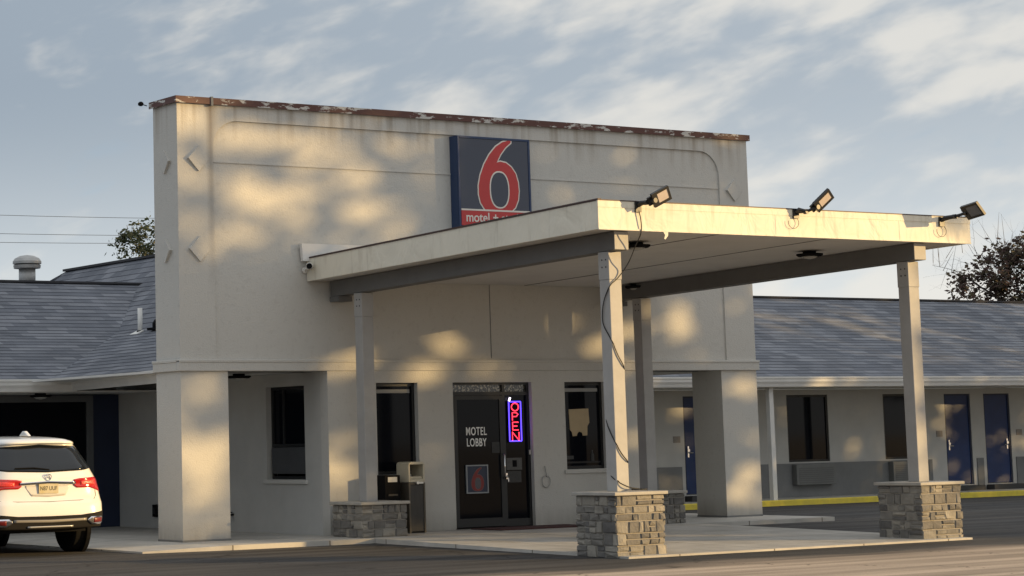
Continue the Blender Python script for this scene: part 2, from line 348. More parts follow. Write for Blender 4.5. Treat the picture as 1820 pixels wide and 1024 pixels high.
def world_of(o):
    m = Matrix.LocRotScale(o.location, o.rotation_euler, None)
    return (world_of(o.parent) @ m) if o.parent else m
def bx(name, m, parent, *b, bevel=0):
    q = MB(); q.box(*b); return q.build(name, m, parent, bevel=bevel)
def boxes(name, m, parent, bs, bevel=0):
    q = MB()
    for b in bs: q.box(*b)
    return q.build(name, m, parent, bevel=bevel)
def tag(o, label=None, cat=None, group=None, kind=None):
    if label: o['label'] = label
    if cat: o['category'] = cat
    if group: o['group'] = group
    if kind: o['kind'] = kind
    return o
def thing(name, loc, label, cat, group=None, rz=0):
    o = bpy.data.objects.new(name, None); o.empty_display_size = .2; COL.objects.link(o)
    o.location = loc; o.rotation_euler = (0, 0, rz); tag(o, label, cat, group); return o
def copy_tree(o, parent=None):
    c = o.copy(); COL.objects.link(c)
    if parent is not None: c.parent = parent
    for ch in list(o.children): copy_tree(ch, c)
    return c
def text_mesh(name, s, size, m, parent, mtx, depth=.004, align='CENTER', font_scale=1.0, bold=0.0, space=1.0):
    cu = bpy.data.curves.new(name, 'FONT'); cu.body = s; cu.size = size; cu.align_x = align; cu.align_y = 'CENTER'
    cu.extrude = depth; cu.offset = bold; cu.space_character = space
    t = bpy.data.objects.new(name + '_tmp', cu); COL.objects.link(t)
    me = bpy.data.meshes.new_from_object(t.evaluated_get(bpy.context.evaluated_depsgraph_get()))
    COL.objects.unlink(t); bpy.data.objects.remove(t)
    me.transform(mtx @ Matrix.Diagonal((font_scale, 1, 1, 1)))
    if parent is not None: me.transform(world_of(parent).inverted())
    me.materials.clear(); me.materials.append(m); me.name = name
    o = bpy.data.objects.new(name, me); COL.objects.link(o)
    if parent is not None: o.parent = parent
    return o
def front(x, y, z): # frame for lettering on a face that looks towards -Y
    return Matrix.Translation((x, y, z)) @ Matrix.Rotation(R(90), 4, 'X')

# ------------------------------------------------------------------ ground
GZ = -.07
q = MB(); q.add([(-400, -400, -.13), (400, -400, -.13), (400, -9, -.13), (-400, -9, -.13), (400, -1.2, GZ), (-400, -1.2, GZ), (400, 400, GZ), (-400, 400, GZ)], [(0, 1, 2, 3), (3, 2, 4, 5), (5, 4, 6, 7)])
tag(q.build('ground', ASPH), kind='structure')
# sidewalk along the building, canopy pad, right wing walkway
q = MB()
def slab(q, poly, z0, ztops):
    n = len(poly)
    q.add([(p[0], p[1], z0) for p in poly] + [(p[0], p[1], z) for p, z in zip(poly, ztops)],
          [tuple(range(n - 1, -1, -1)), tuple(range(n, 2 * n))] + [(i, (i + 1) % n, (i + 1) % n + n, i + n) for i in range(n)])
slab(q, [(.0, -1.5), (12.2, -1.5), (12.2, 3.2), (11.0, 3.2), (11.0, 7.2), (0, 7.2)], GZ - .08, [0] * 6)
slab(q, [(-1.4, -1.3), (-.001, -1.5), (-.001, 7.2), (-14, 7.2), (-14, 4.6), (-1.4, 4.6)], GZ - .08, [-.045, 0, 0, -.03, -.03, -.045])
tag(q.build('sidewalk', CONC), kind='structure')
q = MB(); slab(q, [(2.52, -7.45), (9.0, -7.45), (9.0, -1.505), (2.52, -1.505)], -.2, [-.09, -.09, 0, 0])
tag(q.build('canopy_pad', CONC), kind='structure')
q = MB(); slab(q, [(11.01, 5.55), (40, 5.55), (40, 7.2), (11.01, 7.2)], GZ - .05, [.03] * 4)
tag(q.build('walkway', CONC), kind='structure')
k = bx('yellow_kerb', YEL, None, 12.25, 40, 5.36, 5.548, GZ - .05, .05, bevel=.015)
tag(k, 'yellow painted kerb along the walkway in front of the blue doors', 'kerb')

# ------------------------------------------------------------------ motel building
W = 11.925; HT = 6.87; D = .78; XL = 2.685; XR = 9.24
B = thing('motel_building', (0, 0, 0), 'beige stucco motel lobby building with tall flat parapet front and peeling brown coping', 'building')
# upper wall slab with recessed panel
bx('upper_wall', WALL, B, 0.004, W - .004, .034, D, 2.612, HT)
q = MB()
arc = []
x0, x1, zt, r = .64, 11.23, 6.56, .45
for k in range(9):
    a = R(90 * k / 8); arc.append((x1 - r + r * math.cos(a), zt - r + r * math.sin(a)))
arcl = [(x0 + (x1 - p[0]), p[1]) for p in reversed(arc)]
poly_outer = [(0, 2.79), (0, HT - .002), (W, HT - .002), (W, 2.79), (x1, 2.79)] + arc + arcl + [(x0, 2.79)]
q.prism(poly_outer, 0, .0335, 'y'); q.build('raised_surround', WALL, B, tri=True)
bx('panel_rib', WALL, B, x0 + .004, x1 - .004, .018, .036, 5.885, 5.905)
bx('panel_joint', WAINS, B, 5.985, 5.997, .026, .036, 2.82, 4.5)
# raised diamonds
def wedge(name, base, outv, order, parent):
    q = MB(); n = 4; q.add(list(base) + list(outv), [(3, 2, 1, 0), (4, 5, 6, 7)] + [(i, (i + 1) % n, (i + 1) % n + n, i + n) for i in range(n)]); return q.build(name, WALL, parent)
for cx, cz in ((.37, 5.93), (.37, 4.51), (11.57, 5.87), (11.57, 4.51)):
    s_ = .20; P4 = [(cx - s_, cz, .055), (cx, cz - s_, .030), (cx + s_, cz, .003), (cx, cz + s_, .030)]
    wedge('diamond_ornament', [(x, .001, z) for x, z, d in P4], [(x, -d, z) for x, z, d in P4], 0, B)
for cz in (5.90, 4.50):
    s_ = .19; P4 = [(.40 - s_, cz, .055), (.40, cz - s_, .030), (.40 + s_, cz, .003), (.40, cz + s_, .030)]
    wedge('diamond_ornament', [(.005, y, z) for y, z, d in P4], [(-d, y, z) for y, z, d in P4], 0, B)
# cornice band: heavier above the open porches, thin over the lobby
q = MB()
def band(q, xa, xb, p):
    q.box(xa, xb, -p, .05, 2.61, 2.775); q.box(xa, xb, -p - .012, .05, 2.745, 2.79)
band(q, -.045, 2.49, .045); band(q, 9.20, W + .045, .045); band(q, 2.491, 9.199, .02)
q.box(-.045, .0, .051, D + .04, 2.61, 2.775); q.box(W, W + .045, .051, D + .04, 2.61, 2.775)
q.box(-.057, .002, .051, D + .05, 2.746, 2.79); q.box(W - .002, W + .057, .051, D + .05, 2.746, 2.79)
q.build('cornice_band', WALL, B, bevel=.008)
# coping
boxes('coping', COPE, B, [(-.035, W + .035, -.045, D + .04, HT, HT + .012), (-.045, W + .045, -.055, -.03, HT - .075, HT + .03), (-.045, -.03, -.03, D + .05, HT - .075, HT + .03), (W + .03, W + .045, -.03, D + .05, HT - .075, HT + .03)])
q = MB(); q.box(.585, .625, -.07, -.02, HT - .1, HT + .045); q.build('coping_joint', WAINS, B)
q = MB(); q.tube([(-.04, .9, HT - .01), (-.13, .9, HT + .01)], .008); q.lathe([(.02, 0), (.045, .015), (.045, .05), (.02, .07)], (-.15, .9, HT - .02), 10); q.build('coping_bolt', BLACK, B)
# pillars
for a, b in ((0, .844), (W - .844, W)):
    p = bx('pillar', WALL, B, a, b, 0.0, D, 0, 2.608)
    q = MB(); q.box(a - .006, b + .006, -.006, D + .006, 0, .03); q.build('base_strip', WAINS, p)
# lobby box
opn = [(3.62, 4.44, .93, 2.415), (5.15, 6.79, .0, 2.415), (7.50, 8.39, .93, 2.415)]
q = MB(); xs = XL
for a, b, z0, z1 in opn:
    q.box(xs, a, 0, .22, 0, 2.609); q.box(a, b, 0, .22, z1, 2.609)
    if z0 > 0: q.box(a, b, 0, .22, 0, z0)
    xs = b
q.box(xs, XR, 0, .22, 0, 2.609)
q.build('lobby_front_wall', WALL, B)
q = MB(); q.box(XL, XL + .2, .221, .71, 0, 2.609); q.box(XL, XL + .2, 1.91, 7.3, 0, 2.609); q.box(XL, XL + .2, .71, 1.91, 0, .88); q.box(XL, XL + .2, .71, 1.91, 2.40, 2.609)
q.build('lobby_side_wall', WALLP, B)
bx('lobby_side_wall', WALLP, B, XR - .2, XR, .221, 7.3, 0, 2.609)
bx('porch_soffit', SOFF, B, .03, XL - .003, D - .4, 5.35, 2.612, 2.65)
bx('porch_soffit', SOFF, B, XR + .003, W - .03, D - .4, 3.1, 2.612, 2.65)
bx('back_wall', WALLP, B, 1.5, 10.4, 14, 14.2, 0, 3)
bx('interior_wall', mat('interior_wall', (.10, .10, .095), .9), B, XL + .25, XR - .25, 3.6, 3.7, 0, 2.6)
bx('interior_floor', mat('interior_floor', (.06, .055, .05), .6), B, XL + .21, XR - .21, .23, 3.59, -.02, .012)
# windows of the lobby front
def window(x0_, x1_, z0_, z1_, y, parent, mull=None):
    f = boxes('window', BRONZE, parent, [(x0_, x1_, y, y + .06, z0_, z0_ + .055), (x0_, x1_, y, y + .06, z1_ - .055, z1_), (x0_, x0_ + .05, y, y + .06, z0_ + .055, z1_ - .055), (x1_ - .05, x1_, y, y + .06, z0_ + .055, z1_ - .055)])
    bx('pane', GLASS, f, x0_ + .05, x1_ - .05, y + .025, y + .035, z0_ + .055, z1_ - .055)
    return f
f1 = window(3.62, 4.44, .93, 2.415, .10, B)
f2 = window(7.50, 8.39, .93, 2.415, .10, B)
for f, a, b in ((f1, 3.62, 4.44), (f2, 7.50, 8.39)):
    bx('blind_rail', mat('pale_blind_rail', (.28, .28, .27), .6), f, a + .07, b - .09, .105, .12, 2.25, 2.31)
    bx('sill', WALL, f, a - .06, b + .05, -.035, .12, .86, .925, bevel=.008)
bx('dark_strip', BLACKM, f2, 7.56, 8.33, .112, .122, 1.03, 1.06)  # thin black strip low in front of the pane
# side window over a panel
sx = XL + .10
sw = boxes('window', BRONZE, B, [(sx, sx + .06, .71, 1.91, .88, .93), (sx, sx + .06, .71, 1.91, 2.35, 2.40), (sx, sx + .06, .71, .76, .93, 2.35), (sx, sx + .06, 1.86, 1.91, .93, 2.35), (sx, sx + .06, .76, 1.86, 1.41, 1.46), (sx + .005, sx + .055, 1.52, 1.56, 1.46, 2.35)])
bx('pane', GLASS, sw, sx + .03, sx + .04, .76, 1.86, 1.46, 2.35)
bx('sill', WALL, sw, XL - .04, XL + .1, .64, 1.98, .81, .878, bevel=.006)
q = MB(); q.box(sx - .05, sx + .02, .78, 1.84, .97, 1.405); q.build('lower_panel', mat('window_unit_panel', (.06, .063, .068), .6, var=.2, vscale=5), sw, bevel=.01)
# main roof behind the parapet: side eaves, valley profile flared
def patch(q, a, b, c, d, course=.205, lift=.009, uoff=0):
    """shingled patch: a-b lower edge, d-c upper edge; each course a slightly tilted strip"""
    a, b, c, d = map(Vector, (a, b, c, d))
    H = ((d - a).length + (c - b).length) / 2; n = max(2, int(H / course))
    nrm = (b - a).cross(d - a)
    if nrm.length < 1e-6: nrm = (b - a).cross(c - a)
    nrm.normalize()
    if nrm.z < 0: nrm = -nrm
    ax = (b - a).normalized()
    for i in range(n):
        t0, t1 = i / n, (i + 1) / n
        p0, p1 = a.lerp(d, t0), b.lerp(c, t0); p3, p2 = a.lerp(d, t1), b.lerp(c, t1)
        u = [(p - a).dot(ax) + uoff for p in (p0, p1, p2, p3)]
        v0, v1 = i * .14, (i + 1) * .14
        lo = nrm * lift
        q.add([p0 + lo, p1 + lo, p2, p3], [(0, 1, 2, 3)], [[(u[0], v0), (u[1], v0), (u[2], v1), (u[3], v1)]])
        q.add([p0, p1, p1 + lo, p0 + lo], [(0, 1, 2, 3)], [[(u[0], v0), (u[1], v0), (u[1], v0 + .002), (u[0], v0 + .002)]])
EZ = 2.67
mr = MB()
prof = [(.93, 2.67), (3.27, 3.67), (5.1, 4.80), (5.96, 5.46)]
yb = [16.6, 16.3, 16.0, 15.9]; yf = [1.0, .8, .8, .8]; xfr = [.25, 3.27, 5.1, 5.96]
for i in range(3):
    (xa, za), (xb, zb) = prof[i], prof[i + 1]
    for mir in (0, 1):
        m_ = (lambda x: 2 * 5.96 - x) if mir else (lambda x: x)
        patch(mr, (m_(xa if i == 0 else xa), yb[i], za), (m_(xfr[i] if i else .25), yf[i], za), (m_(xfr[i + 1]), yf[i + 1], zb), (m_(xb), yb[i + 1], zb))
# hip end at the back
patch(mr, (.93, 16.6, 2.67), (2 * 5.96 - .93, 16.6, 2.67), (5.96, 15.9, 5.46), (5.96, 15.9, 5.46))
roof = mr.build('roof', SHING, B, fix=False)
boxes('ridge_cap', mat('ridge_shingle', (.045, .045, .05), .9), roof, [(5.86, 6.06, .8, 15.95, 5.44, 5.49)])
# eave gutter of the main roof, left side (runs back to the wing)
def gutter(q, p, d2, h=.20):
    """box gutter with a lip along p->d2"""
    p, e = Vector(p), Vector(d2); ax = (e - p).normalized(); nn = Vector((ax.y, -ax.x, 0))
    pr = [(0, 0), (.06, -.01), (.075, .05), (.10, .10), (.10, .16), (.115, .165), (.115, h - .005), (.085, h), (0, h)]
    vs = [p + nn * u + Vector((0, 0, w)) for u, w in pr] + [e + nn * u + Vector((0, 0, w)) for u, w in pr]; n = len(pr)
    q.add(vs, [tuple(range(n)), tuple(range(2 * n - 1, n - 1, -1))] + [(i, i + n, (i + 1) % n + n, (i + 1) % n) for i in range(n)])
q = MB(); gutter(q, (.93, 5.5, 2.47), (.25, .95, 2.47)); q.build('gutter', WHITE, B)
bx('side_soffit', SOFF, B, .9, 2.68, 5.36, 7.0, 2.44, 2.46)

# --- entrance door
DR = boxes('entrance_door_frame', BRONZE, B, [(5.15, 5.20, .08, .16, 0, 2.415), (6.74, 6.79, .08, .16, 0, 2.415), (5.20, 6.74, .08, .16, 2.375, 2.415), (5.20, 6.74, .08, .16, 2.20, 2.26), (6.225, 6.275, .08, .16, 0.02, 2.20), (6.275, 6.74, .08, .16, 0.02, .14), (6.225, 6.275, .08, .16, 2.26, 2.375)])
boxes('transom_glass', TREFL, DR, [(5.20, 6.225, .115, .125, 2.26, 2.375), (6.275, 6.74, .115, .125, 2.26, 2.375)])
boxes('door_leaf', BRONZE, DR, [(5.205, 5.275, .07, .115, .03, 2.195), (6.15, 6.22, .07, .115, .03, 2.195), (5.275, 6.15, .07, .115, .03, .17), (5.275, 6.15, .07, .115, 2.13, 2.195)])
bx('door_glass', GLASS, DR, 5.275, 6.15, .085, .095, .17, 2.13)
bx('sidelight_glass', GLASS, DR, 6.275, 6.74, .115, .125, .14, 2.20)
q = MB(); q.tube([(6.185, .07, .82), (6.185, .01, .84), (6.185, .01, 1.20), (6.185, .07, 1.22)], .013); q.build('door_handle', CHROME, DR, smooth=True)
q = MB(); q.box(6.23, 6.265, .045, .08, .80, .90); q.tube([(6.25, .05, .86), (6.25, .01, .82), (6.25, .01, .76)], .012); q.build('door_latch', CHROME, DR)
bx('wall_switch', STEEL, DR, 6.745, 6.775, .05, .08, 1.20, 1.28)
LETW = mat('vinyl_white', (.9, .9, .88), .4)
text_mesh('door_lettering', 'MOTEL', .19, LETW, DR, front(5.665, .082, 1.60), .003, bold=.0015, font_scale=.66, space=1.12)
text_mesh('door_lettering', 'LOBBY', .19, LETW, DR, front(5.665, .082, 1.415), .003, bold=.0015, font_scale=.66, space=1.12)

def six(parent, cx, cz, h, y, d=.012, wo=.045, mred=RED, mwh=SWHITE):
    """the numeral: leaf-shaped stem sweeping into an oval bowl; white outline behind, red in front, dark counter"""
    w = h * .68
    O = [(.80, 1.0), (.62, .965), (.46, .90), (.30, .79), (.16, .65), (.06, .50), (.01, .36), (.01, .24), (.05, .13), (.14, .05), (.27, .005), (.45, -.015), (.63, -.01), (.78, .02), (.90, .085), (.975, .19), (1.0, .31), (.985, .43), (.93, .545), (.83, .63), (.70, .685), (.56, .70), (.47, .685), (.57, .80), (.70, .90), (.83, .965), (.835, .995)]
    O = [(cx + (u - .5) * w, cz + (v - .5) * h) for u, v in O]
    def off(P, k):
        n = len(P); r_ = []
        for i in range(n):
            a, b, c = Vector(P[i - 1]), Vector(P[i]), Vector(P[(i + 1) % n])
            e1, e2 = (b - a).normalized(), (c - b).normalized(); nn = Vector((e1.y + e2.y, -(e1.x + e2.x)))
            if nn.length < 1e-6: nn = Vector((e1.y, -e1.x))
            nn.normalize(); kk = k / max(.5, nn.dot(Vector((e1.y, -e1.x)))); r_.append(tuple(b + nn * kk))
        return r_
    area = sum(O[i - 1][0] * O[i][1] - O[i][0] * O[i - 1][1] for i in range(len(O)))
    sg = 1 if area > 0 else -1
    q = MB(); q.prism(off(O, sg * wo * h * .45), y - d, y, 'y'); q.build('numeral_outline', mwh, parent, tri=True)
    q = MB(); q.prism(O, y - 2 * d, y - d - .0005, 'y'); q.build('numeral', mred, parent, tri=True)
    def oval(a, b): return [(cx + .02 * w + a * math.copysign(abs(math.cos(t)) ** .85, math.cos(t)), cz - .185 * h + b * math.copysign(abs(math.sin(t)) ** .85, math.sin(t))) for t in [2 * math.pi * k / 32 for k in range(32)]]
    q = MB(); q.prism(oval(w * .215 + wo * h * .5, h * .235 + wo * h * .5), y - 2.4 * d, y - 2 * d - .0005, 'y'); q.build('counter_outline', mwh, parent, tri=True)
    q = MB(); q.prism(oval(w * .215, h * .235), y - 2.8 * d, y - 2.4 * d - .0005, 'y'); q.build('counter', SIGNB, parent, tri=True)

# door poster
P = thing('door_poster', (5.64, .08, .58), 'small navy poster with red numeral six in a white frame on the lobby door glass', 'poster')
boxes('poster_frame', mat('poster_frame_grey', (.30, .32, .34), .5), P, [(5.42, 5.44, .055, .081, .58, 1.05), (5.85, 5.87, .055, .081, .58, 1.05), (5.44, 5.85, .055, .081, .58, .60), (5.44, 5.85, .055, .081, 1.03, 1.05)])
bx('poster_sheet', mat('poster_navy', (.02, .03, .06), .5), P, 5.44, 5.85, .066, .081, .60, 1.03)
six(P, 5.65, .815, .38, .066, .002, .03, mat('poster_red', (.20, .02, .02), .5), mat('poster_pale', (.16, .13, .12), .5))
# notices on the sidelight
for (a, b, z0, z1, lab, mm) in ((6.30, 6.62, .95, 1.15, 'white notice sheet with a dark square taped to the sidelight glass below the neon sign', mat('notice_paper', (.13, .13, .125), .8, var=.3, vscale=20)), (6.31, 6.60, .74, .93, 'lower grey notice sheet taped to the sidelight glass', mat('notice_paper_grey', (.07, .07, .068), .8, var=.3, vscale=20))):
    n_ = thing('notice', (a, .11, z0), lab, 'notice'); bx('sheet', mm, n_, a, b, .108, .114, z0, z1)
    if z0 > .9: bx('printed_square', BLACK, n_, a + .12, a + .21, .105, .1078, z0 + .05, z1 - .04)
n_ = bx('notice', mat('hours_card', (.045, .047, .048), .7, var=.3, vscale=12), None, 5.98, 6.14, .078, .084, 1.24, 1.42); tag(n_, 'small dark hours card on the lobby door glass beside the handle', 'notice')

# OPEN neon sign
NR = mat('neon_red', (.3, .01, .01), .5, emit=(1, .035, .07), estr=1.9)
NB = mat('neon_blue', (.01, .01, .3), .5, emit=(.09, .05, 1), estr=2.1)
NW = mat('neon_white', (.5, .5, .5), .5, emit=(.9, .8, 1), estr=2.2)
S_ = thing('open_sign', (6.48, .1, 1.40), 'lit vertical neon OPEN sign in red letters with blue border in the lobby sidelight', 'sign')
bx('backing', BLACK, S_, 6.335, 6.625, .085, .105, 1.41, 2.11)
q = MB(); c_ = [(6.355, .075, 1.43), (6.605, .075, 1.43), (6.605, .075, 2.09), (6.355, .075, 2.09), (6.355, .075, 1.43)]
for i in range(4): q.tube([c_[i], c_[i + 1]], .0105, 6)
q.build('border_tube', NB, S_)
def strokes(name, segs, cx, cz, w, h, m):
    q = MB()
    for sg in segs: q.tube([(cx + (u - .5) * w, .07, cz + (v - .5) * h) for u, v in sg], .0095, 6)
    q.build(name, m, S_)
circ = [(.5 + .5 * math.cos(2 * math.pi * k / 12), .5 + .5 * math.sin(2 * math.pi * k / 12)) for k in range(13)]
strokes('letter', [circ], 6.48, 2.00, .15, .13, NR)
strokes('letter', [[(0, 0), (0, 1), (.7, 1), (1, .8), (.7, .5), (0, .5)]], 6.48, 1.84, .12, .13, NR)
strokes('letter', [[(1, 1), (0, 1), (0, 0), (1, 0)], [(0, .5), (.8, .5)]], 6.48, 1.68, .12, .13, NR)
strokes('letter', [[(0, 0), (0, 1), (1, 0), (1, 1)]], 6.48, 1.51, .14, .14, NR)
q = MB(); q.tube([(6.36, .07, 2.10), (6.38, .065, 2.16)], .016, 8); q.build('power_glow', NW, S_)
q = MB(); q.tube([(6.42, .1, 2.11), (6.43, .105, 2.2)], .004, 6); q.build('hanging_cord', CABLE, S_)

# sunset reflection in window 2, painted as a notched tan sheet, notices
q = MB(); q.prism([(7.67, 1.95), (8.10, 1.96), (8.115, 1.72), (8.07, 1.66), (8.06, 1.50), (7.96, 1.495), (7.945, 1.55), (7.88, 1.57), (7.84, 1.53), (7.83, 1.495), (7.74, 1.49), (7.725, 1.56), (7.685, 1.60)], .118, .124, 'y')
o = q.build('window_reflection', mat('reflection_tan', (.46, .36, .22), .8, var=.1, vscale=8), None, tri=True); tag(o, 'tan sheet with notched lower edge, painted as a sunset reflection in the window right of the entrance', 'painted reflection')
o = bx('small_box', mat('dim_items', (.05, .05, .05), .7), None, 7.57, 7.74, .112, .122, 1.10, 1.16); tag(o, 'dim small flat box low inside the window right of the entrance', 'box')
q = MB(); q.lathe([(.035, 0), (.035, .10), (.015, .14), (.015, .19)], (8.155, .125, 1.06), 12); tag(q.build('bottle', mat('dim_items', (.05, .05, .05))), 'dim bottle standing inside the window right of the entrance', 'bottle')

# door mat, hose hook, outlets, CCTV
o = bx('door_mat', mat('maroon_mat', (.07, .03, .028), .95, bump=.8, bscale=120), None, 5.35, 7.3, -.95, -.12, .002, .022, bevel=.005); tag(o, 'thin dark red door mat in front of the glass lobby door', 'door mat')
q = MB(); pts = [(7.02 + .09 * math.sin(a), -.03, .74 + .10 * math.cos(a)) for a in [k * .45 for k in range(14)]]; q.tube(pts, .009, 6); q.tube([(7.04, -.02, .83), (7.0, -.025, 1.0)], .008, 6); q.tube([(7.04, .0, .83), (7.04, -.04, .83)], .012, 6)
tag(q.build('wall_hook', GALV), 'thin metal loop hanging on the beige wall between lobby door and window', 'hook')
def small_box(name, b, lab, cat, m=BLACK):
    t = thing(name, (b[0], b[2], b[4]), lab, cat); bx('housing', m, t, *b, bevel=.006)
    return t
t = small_box('wall_outlet', (XL - .05, XL - .001, 5.72, 5.86, .20, .42), 'black outlet box low on the grey wall behind the left pillar', 'outlet'); bx('cover_plate', BLACKM, t, XL - .056, XL - .05, 5.75, 5.83, .25, .37)
t = thing('wall_tap', (XL, 3.05, .22), 'small dark water tap on the porch wall beside the left pillar', 'tap')
q = MB(); q.tube([(XL, 3.05, .28), (XL - .10, 3.05, .28), (XL - .12, 3.05, .22)], .018, 8); q.build('spout', BLACKM, t, smooth=True)
q = MB(); q.lathe([(.035, 0), (.035, .02)], (XL - .06, 3.05, .31), 10); q.build('valve_wheel', BLACKM, t)
t = thing('security_camera', (2.24, 0, 4.27), 'white bullet security camera with black lens under the canopy corner', 'security camera')
q = MB(); q.lathe([(.05, -.02), (.05, 0)], (2.30, -.0, 4.22), 14, 'y'); q.tube([(2.30, -.01, 4.22), (2.28, -.09, 4.24)], .018); q.build('bracket', WHITE, t)
q = MB(); q.tube([(2.33, -.10, 4.28), (2.24, -.24, 4.265), (2.20, -.30, 4.26)], [.05, .058, .05], 14); q.build('housing', WHITE, t, smooth=False)
q = MB(); q.tube([(2.215, -.275, 4.262), (2.185, -.325, 4.257)], .047, 14); q.build('lens', BLACK, t)

# porch / soffit lamps
def disc_lamp(x, y, z, lab, rr=.20):
    t = thing('ceiling_lamp', (x, y, z), lab, 'ceiling lamp', 'round dark ceiling lamps')
    q = MB(); q.lathe([(rr * .5, 0), (rr * .5, -.03), (rr, -.035), (rr, -.055), (rr * .85, -.075)], (x, y, z), 28); q.build('housing', BLACK, t)
    q = MB(); q.lathe([(rr * .6, -.076), (rr * .45, -.10), (rr * .1, -.115)], (x, y, z), 24); q.build('diffuser', mat('lamp_diffuser', (.4, .4, .38), .5), t, smooth=True)
    return t
def canz(y): return 4.04 + (.193 * (-y) / 7.29)
disc_lamp(1.78, 1.25, 2.611, 'dark round lamp on the porch ceiling beside the left pillar')
disc_lamp(8.9 - .35, -.75, canz(-.75), 'dark round lamp under the canopy near the building wall')
disc_lamp(7.7, -5.75, canz(-5.75), 'dark round lamp under the canopy near its front right post')
disc_lamp(4.05, -6.05, canz(-6.05), 'dark round lamp under the canopy, half hidden behind the front left post')
disc_lamp(.45, 5.9, 2.44, 'dark round lamp under the eave above the navy wall behind the white car')

# ------------------------------------------------------------------ wall sign
S = thing('wall_sign', (6.0, -.2, 5.0), 'square navy sign box with a large red numeral six high on the beige parapet', 'sign')
sx0, sx1, sz0, sz1, sy = 5.25, 6.77, 4.98, 6.53, -.19
bx('sign_box', SIGNF, S, sx0, sx1, sy + .02, .029, sz0, sz1)
boxes('sign_frame', SIGNF, S, [(sx0, sx0 + .04, sy - .01, sy + .019, sz0, sz1), (sx1 - .04, sx1, sy - .01, sy + .019, sz0, sz1), (sx0 + .04, sx1 - .04, sy - .01, sy + .019, sz1 - .04, sz1), (sx0 + .04, sx1 - .04, sy - .01, sy + .019, sz0, sz0 + .04)], bevel=.006)
bx('sign_face', SIGNB, S, sx0 + .041, sx1 - .041, sy + .002, sy + .0195, sz0 + .041, sz1 - .041)
six(S, 6.085, 5.875, 1.25, sy + .001, .004, .040)
bx('white_rule', SWHITE, S, sx0 + .041, sx1 - .041, sy - .016, sy + .0015, 5.272, 5.30)
bx('red_strip', RED, S, sx0 + .041, sx1 - .041, sy - .014, sy + .0015, sz0 + .041, 5.271)
text_mesh('sign_lettering', 'motel + studio', .225, SWHITE, S, front((sx0 + sx1) / 2, sy - .0165, 5.155), .002, bold=.003, font_scale=.94)

# ------------------------------------------------------------------ canopy
CX0, CX1, CY = 2.354, 9.49, -7.29
C = thing('entrance_canopy', (5.9, -3.6, 0), 'wide flat canopy with white metal fascia jutting out over the lobby entrance', 'canopy')
def slope_box(q, xa, xb, ya, yb, z0a, z1a, z0b, z1b):   # a = wall side (y=ya), b = outer
    q.hexa([(xa, yb, z0b), (xb, yb, z0b), (xb, ya, z0a), (xa, ya, z0a), (xa, yb, z1b), (xb, yb, z1b), (xb, ya, z1a), (xa, ya, z1a)])
FAS = mat('fascia_metal', (.73, .70, .60), .6, spec=.25, var=.07, vscale=1.5)
def wrinkle():
    t, b = nodes_of(FAS); L = t.links.new
    g = t.nodes.new('ShaderNodeTexCoord'); mp = t.nodes.new('ShaderNodeMapping'); mp.inputs['Scale'].default_value = (1.3, 1.3, 1.0); mp.inputs['Rotation'].default_value = (0, R(25), 0); L(g.outputs['Object'], mp.inputs[0])
    n = t.nodes.new('ShaderNodeTexNoise'); n.inputs['Scale'].default_value = 1.7; n.inputs['Detail'].default_value = 3; n.inputs['Distortion'].default_value = .8; L(mp.outputs[0], n.inputs[0])
    bp = t.nodes.new('ShaderNodeBump'); bp.inputs['Strength'].default_value = .75; bp.inputs['Distance'].default_value = .05; L(n.outputs[0], bp.inputs['Height']); L(bp.outputs[0], b.inputs['Normal'])
wrinkle()
def fascia_dirt():
    t, b = nodes_of(FAS); L = t.links.new
    src = b.inputs['Base Color'].links[0].from_socket
    g = t.nodes.new('ShaderNodeTexCoord'); mp = t.nodes.new('ShaderNodeMapping'); mp.inputs['Scale'].default_value = (7, 7, .8); L(g.outputs['Object'], mp.inputs[0])
    n = t.nodes.new('ShaderNodeTexNoise'); n.inputs['Scale'].default_value = 1.5; n.inputs['Detail'].default_value = 7; L(mp.outputs[0], n.inputs[0])
    r = t.nodes.new('ShaderNodeMapRange'); r.inputs[1].default_value = .56; r.inputs[2].default_value = .74; r.inputs[4].default_value = .45; L(n.outputs[0], r.inputs[0])
    x = t.nodes.new('ShaderNodeMix'); x.data_type = 'RGBA'; L(r.outputs[0], x.inputs[0]); L(src, x.inputs[6]); x.inputs[7].default_value = (.40, .36, .29, 1); L(x.outputs[2], b.inputs['Base Color'])
fascia_dirt()
def zl(y): return canz(y)
def zh(y): return 4.40 + (.215 * (-y) / 7.29)
q = MB(); slope_box(q, CX0, CX0 + .03, 0.02, CY + .03, zl(0), zh(0), zl(CY), zh(CY)); q.build('side_fascia', FAS, C)
q = MB(); slope_box(q, CX1 - .03, CX1, 0.02, CY + .03, zl(0), zh(0), zl(CY), zh(CY)); q.build('side_fascia', FAS, C)
q = MB(); q.box(CX0 - .003, CX1 + .003, CY, CY + .028, zl(CY) - .002, zh(CY)); q.box(CX0 - .008, CX1 + .008, CY - .006, CY + .02, zh(CY) - .085, zh(CY) + .004); q.box(CX0 - .005, CX1 + .005, CY - .01, CY + .02, zl(CY) - .006, zl(CY) + .016)
for xx in (5.55, 8.0): q.box(xx, xx + .012, CY - .003, CY + .01, zl(CY) + .016, zh(CY) - .086)
q.build('front_fascia', FAS, C)
q = MB(); slope_box(q, CX0 + .03, CX1 - .03, 0.02, CY + .03, zl(0) + .012, zl(0) + .03, zl(CY) + .012, zl(CY) + .03); q.build('soffit', SOFF, C)
q = MB()
for xx in (4.6, 6.7): slope_box(q, xx, xx + .018, -.01, CY + .04, zl(0) + .006, zl(0) + .0118, zl(CY) + .006, zl(CY) + .0118)
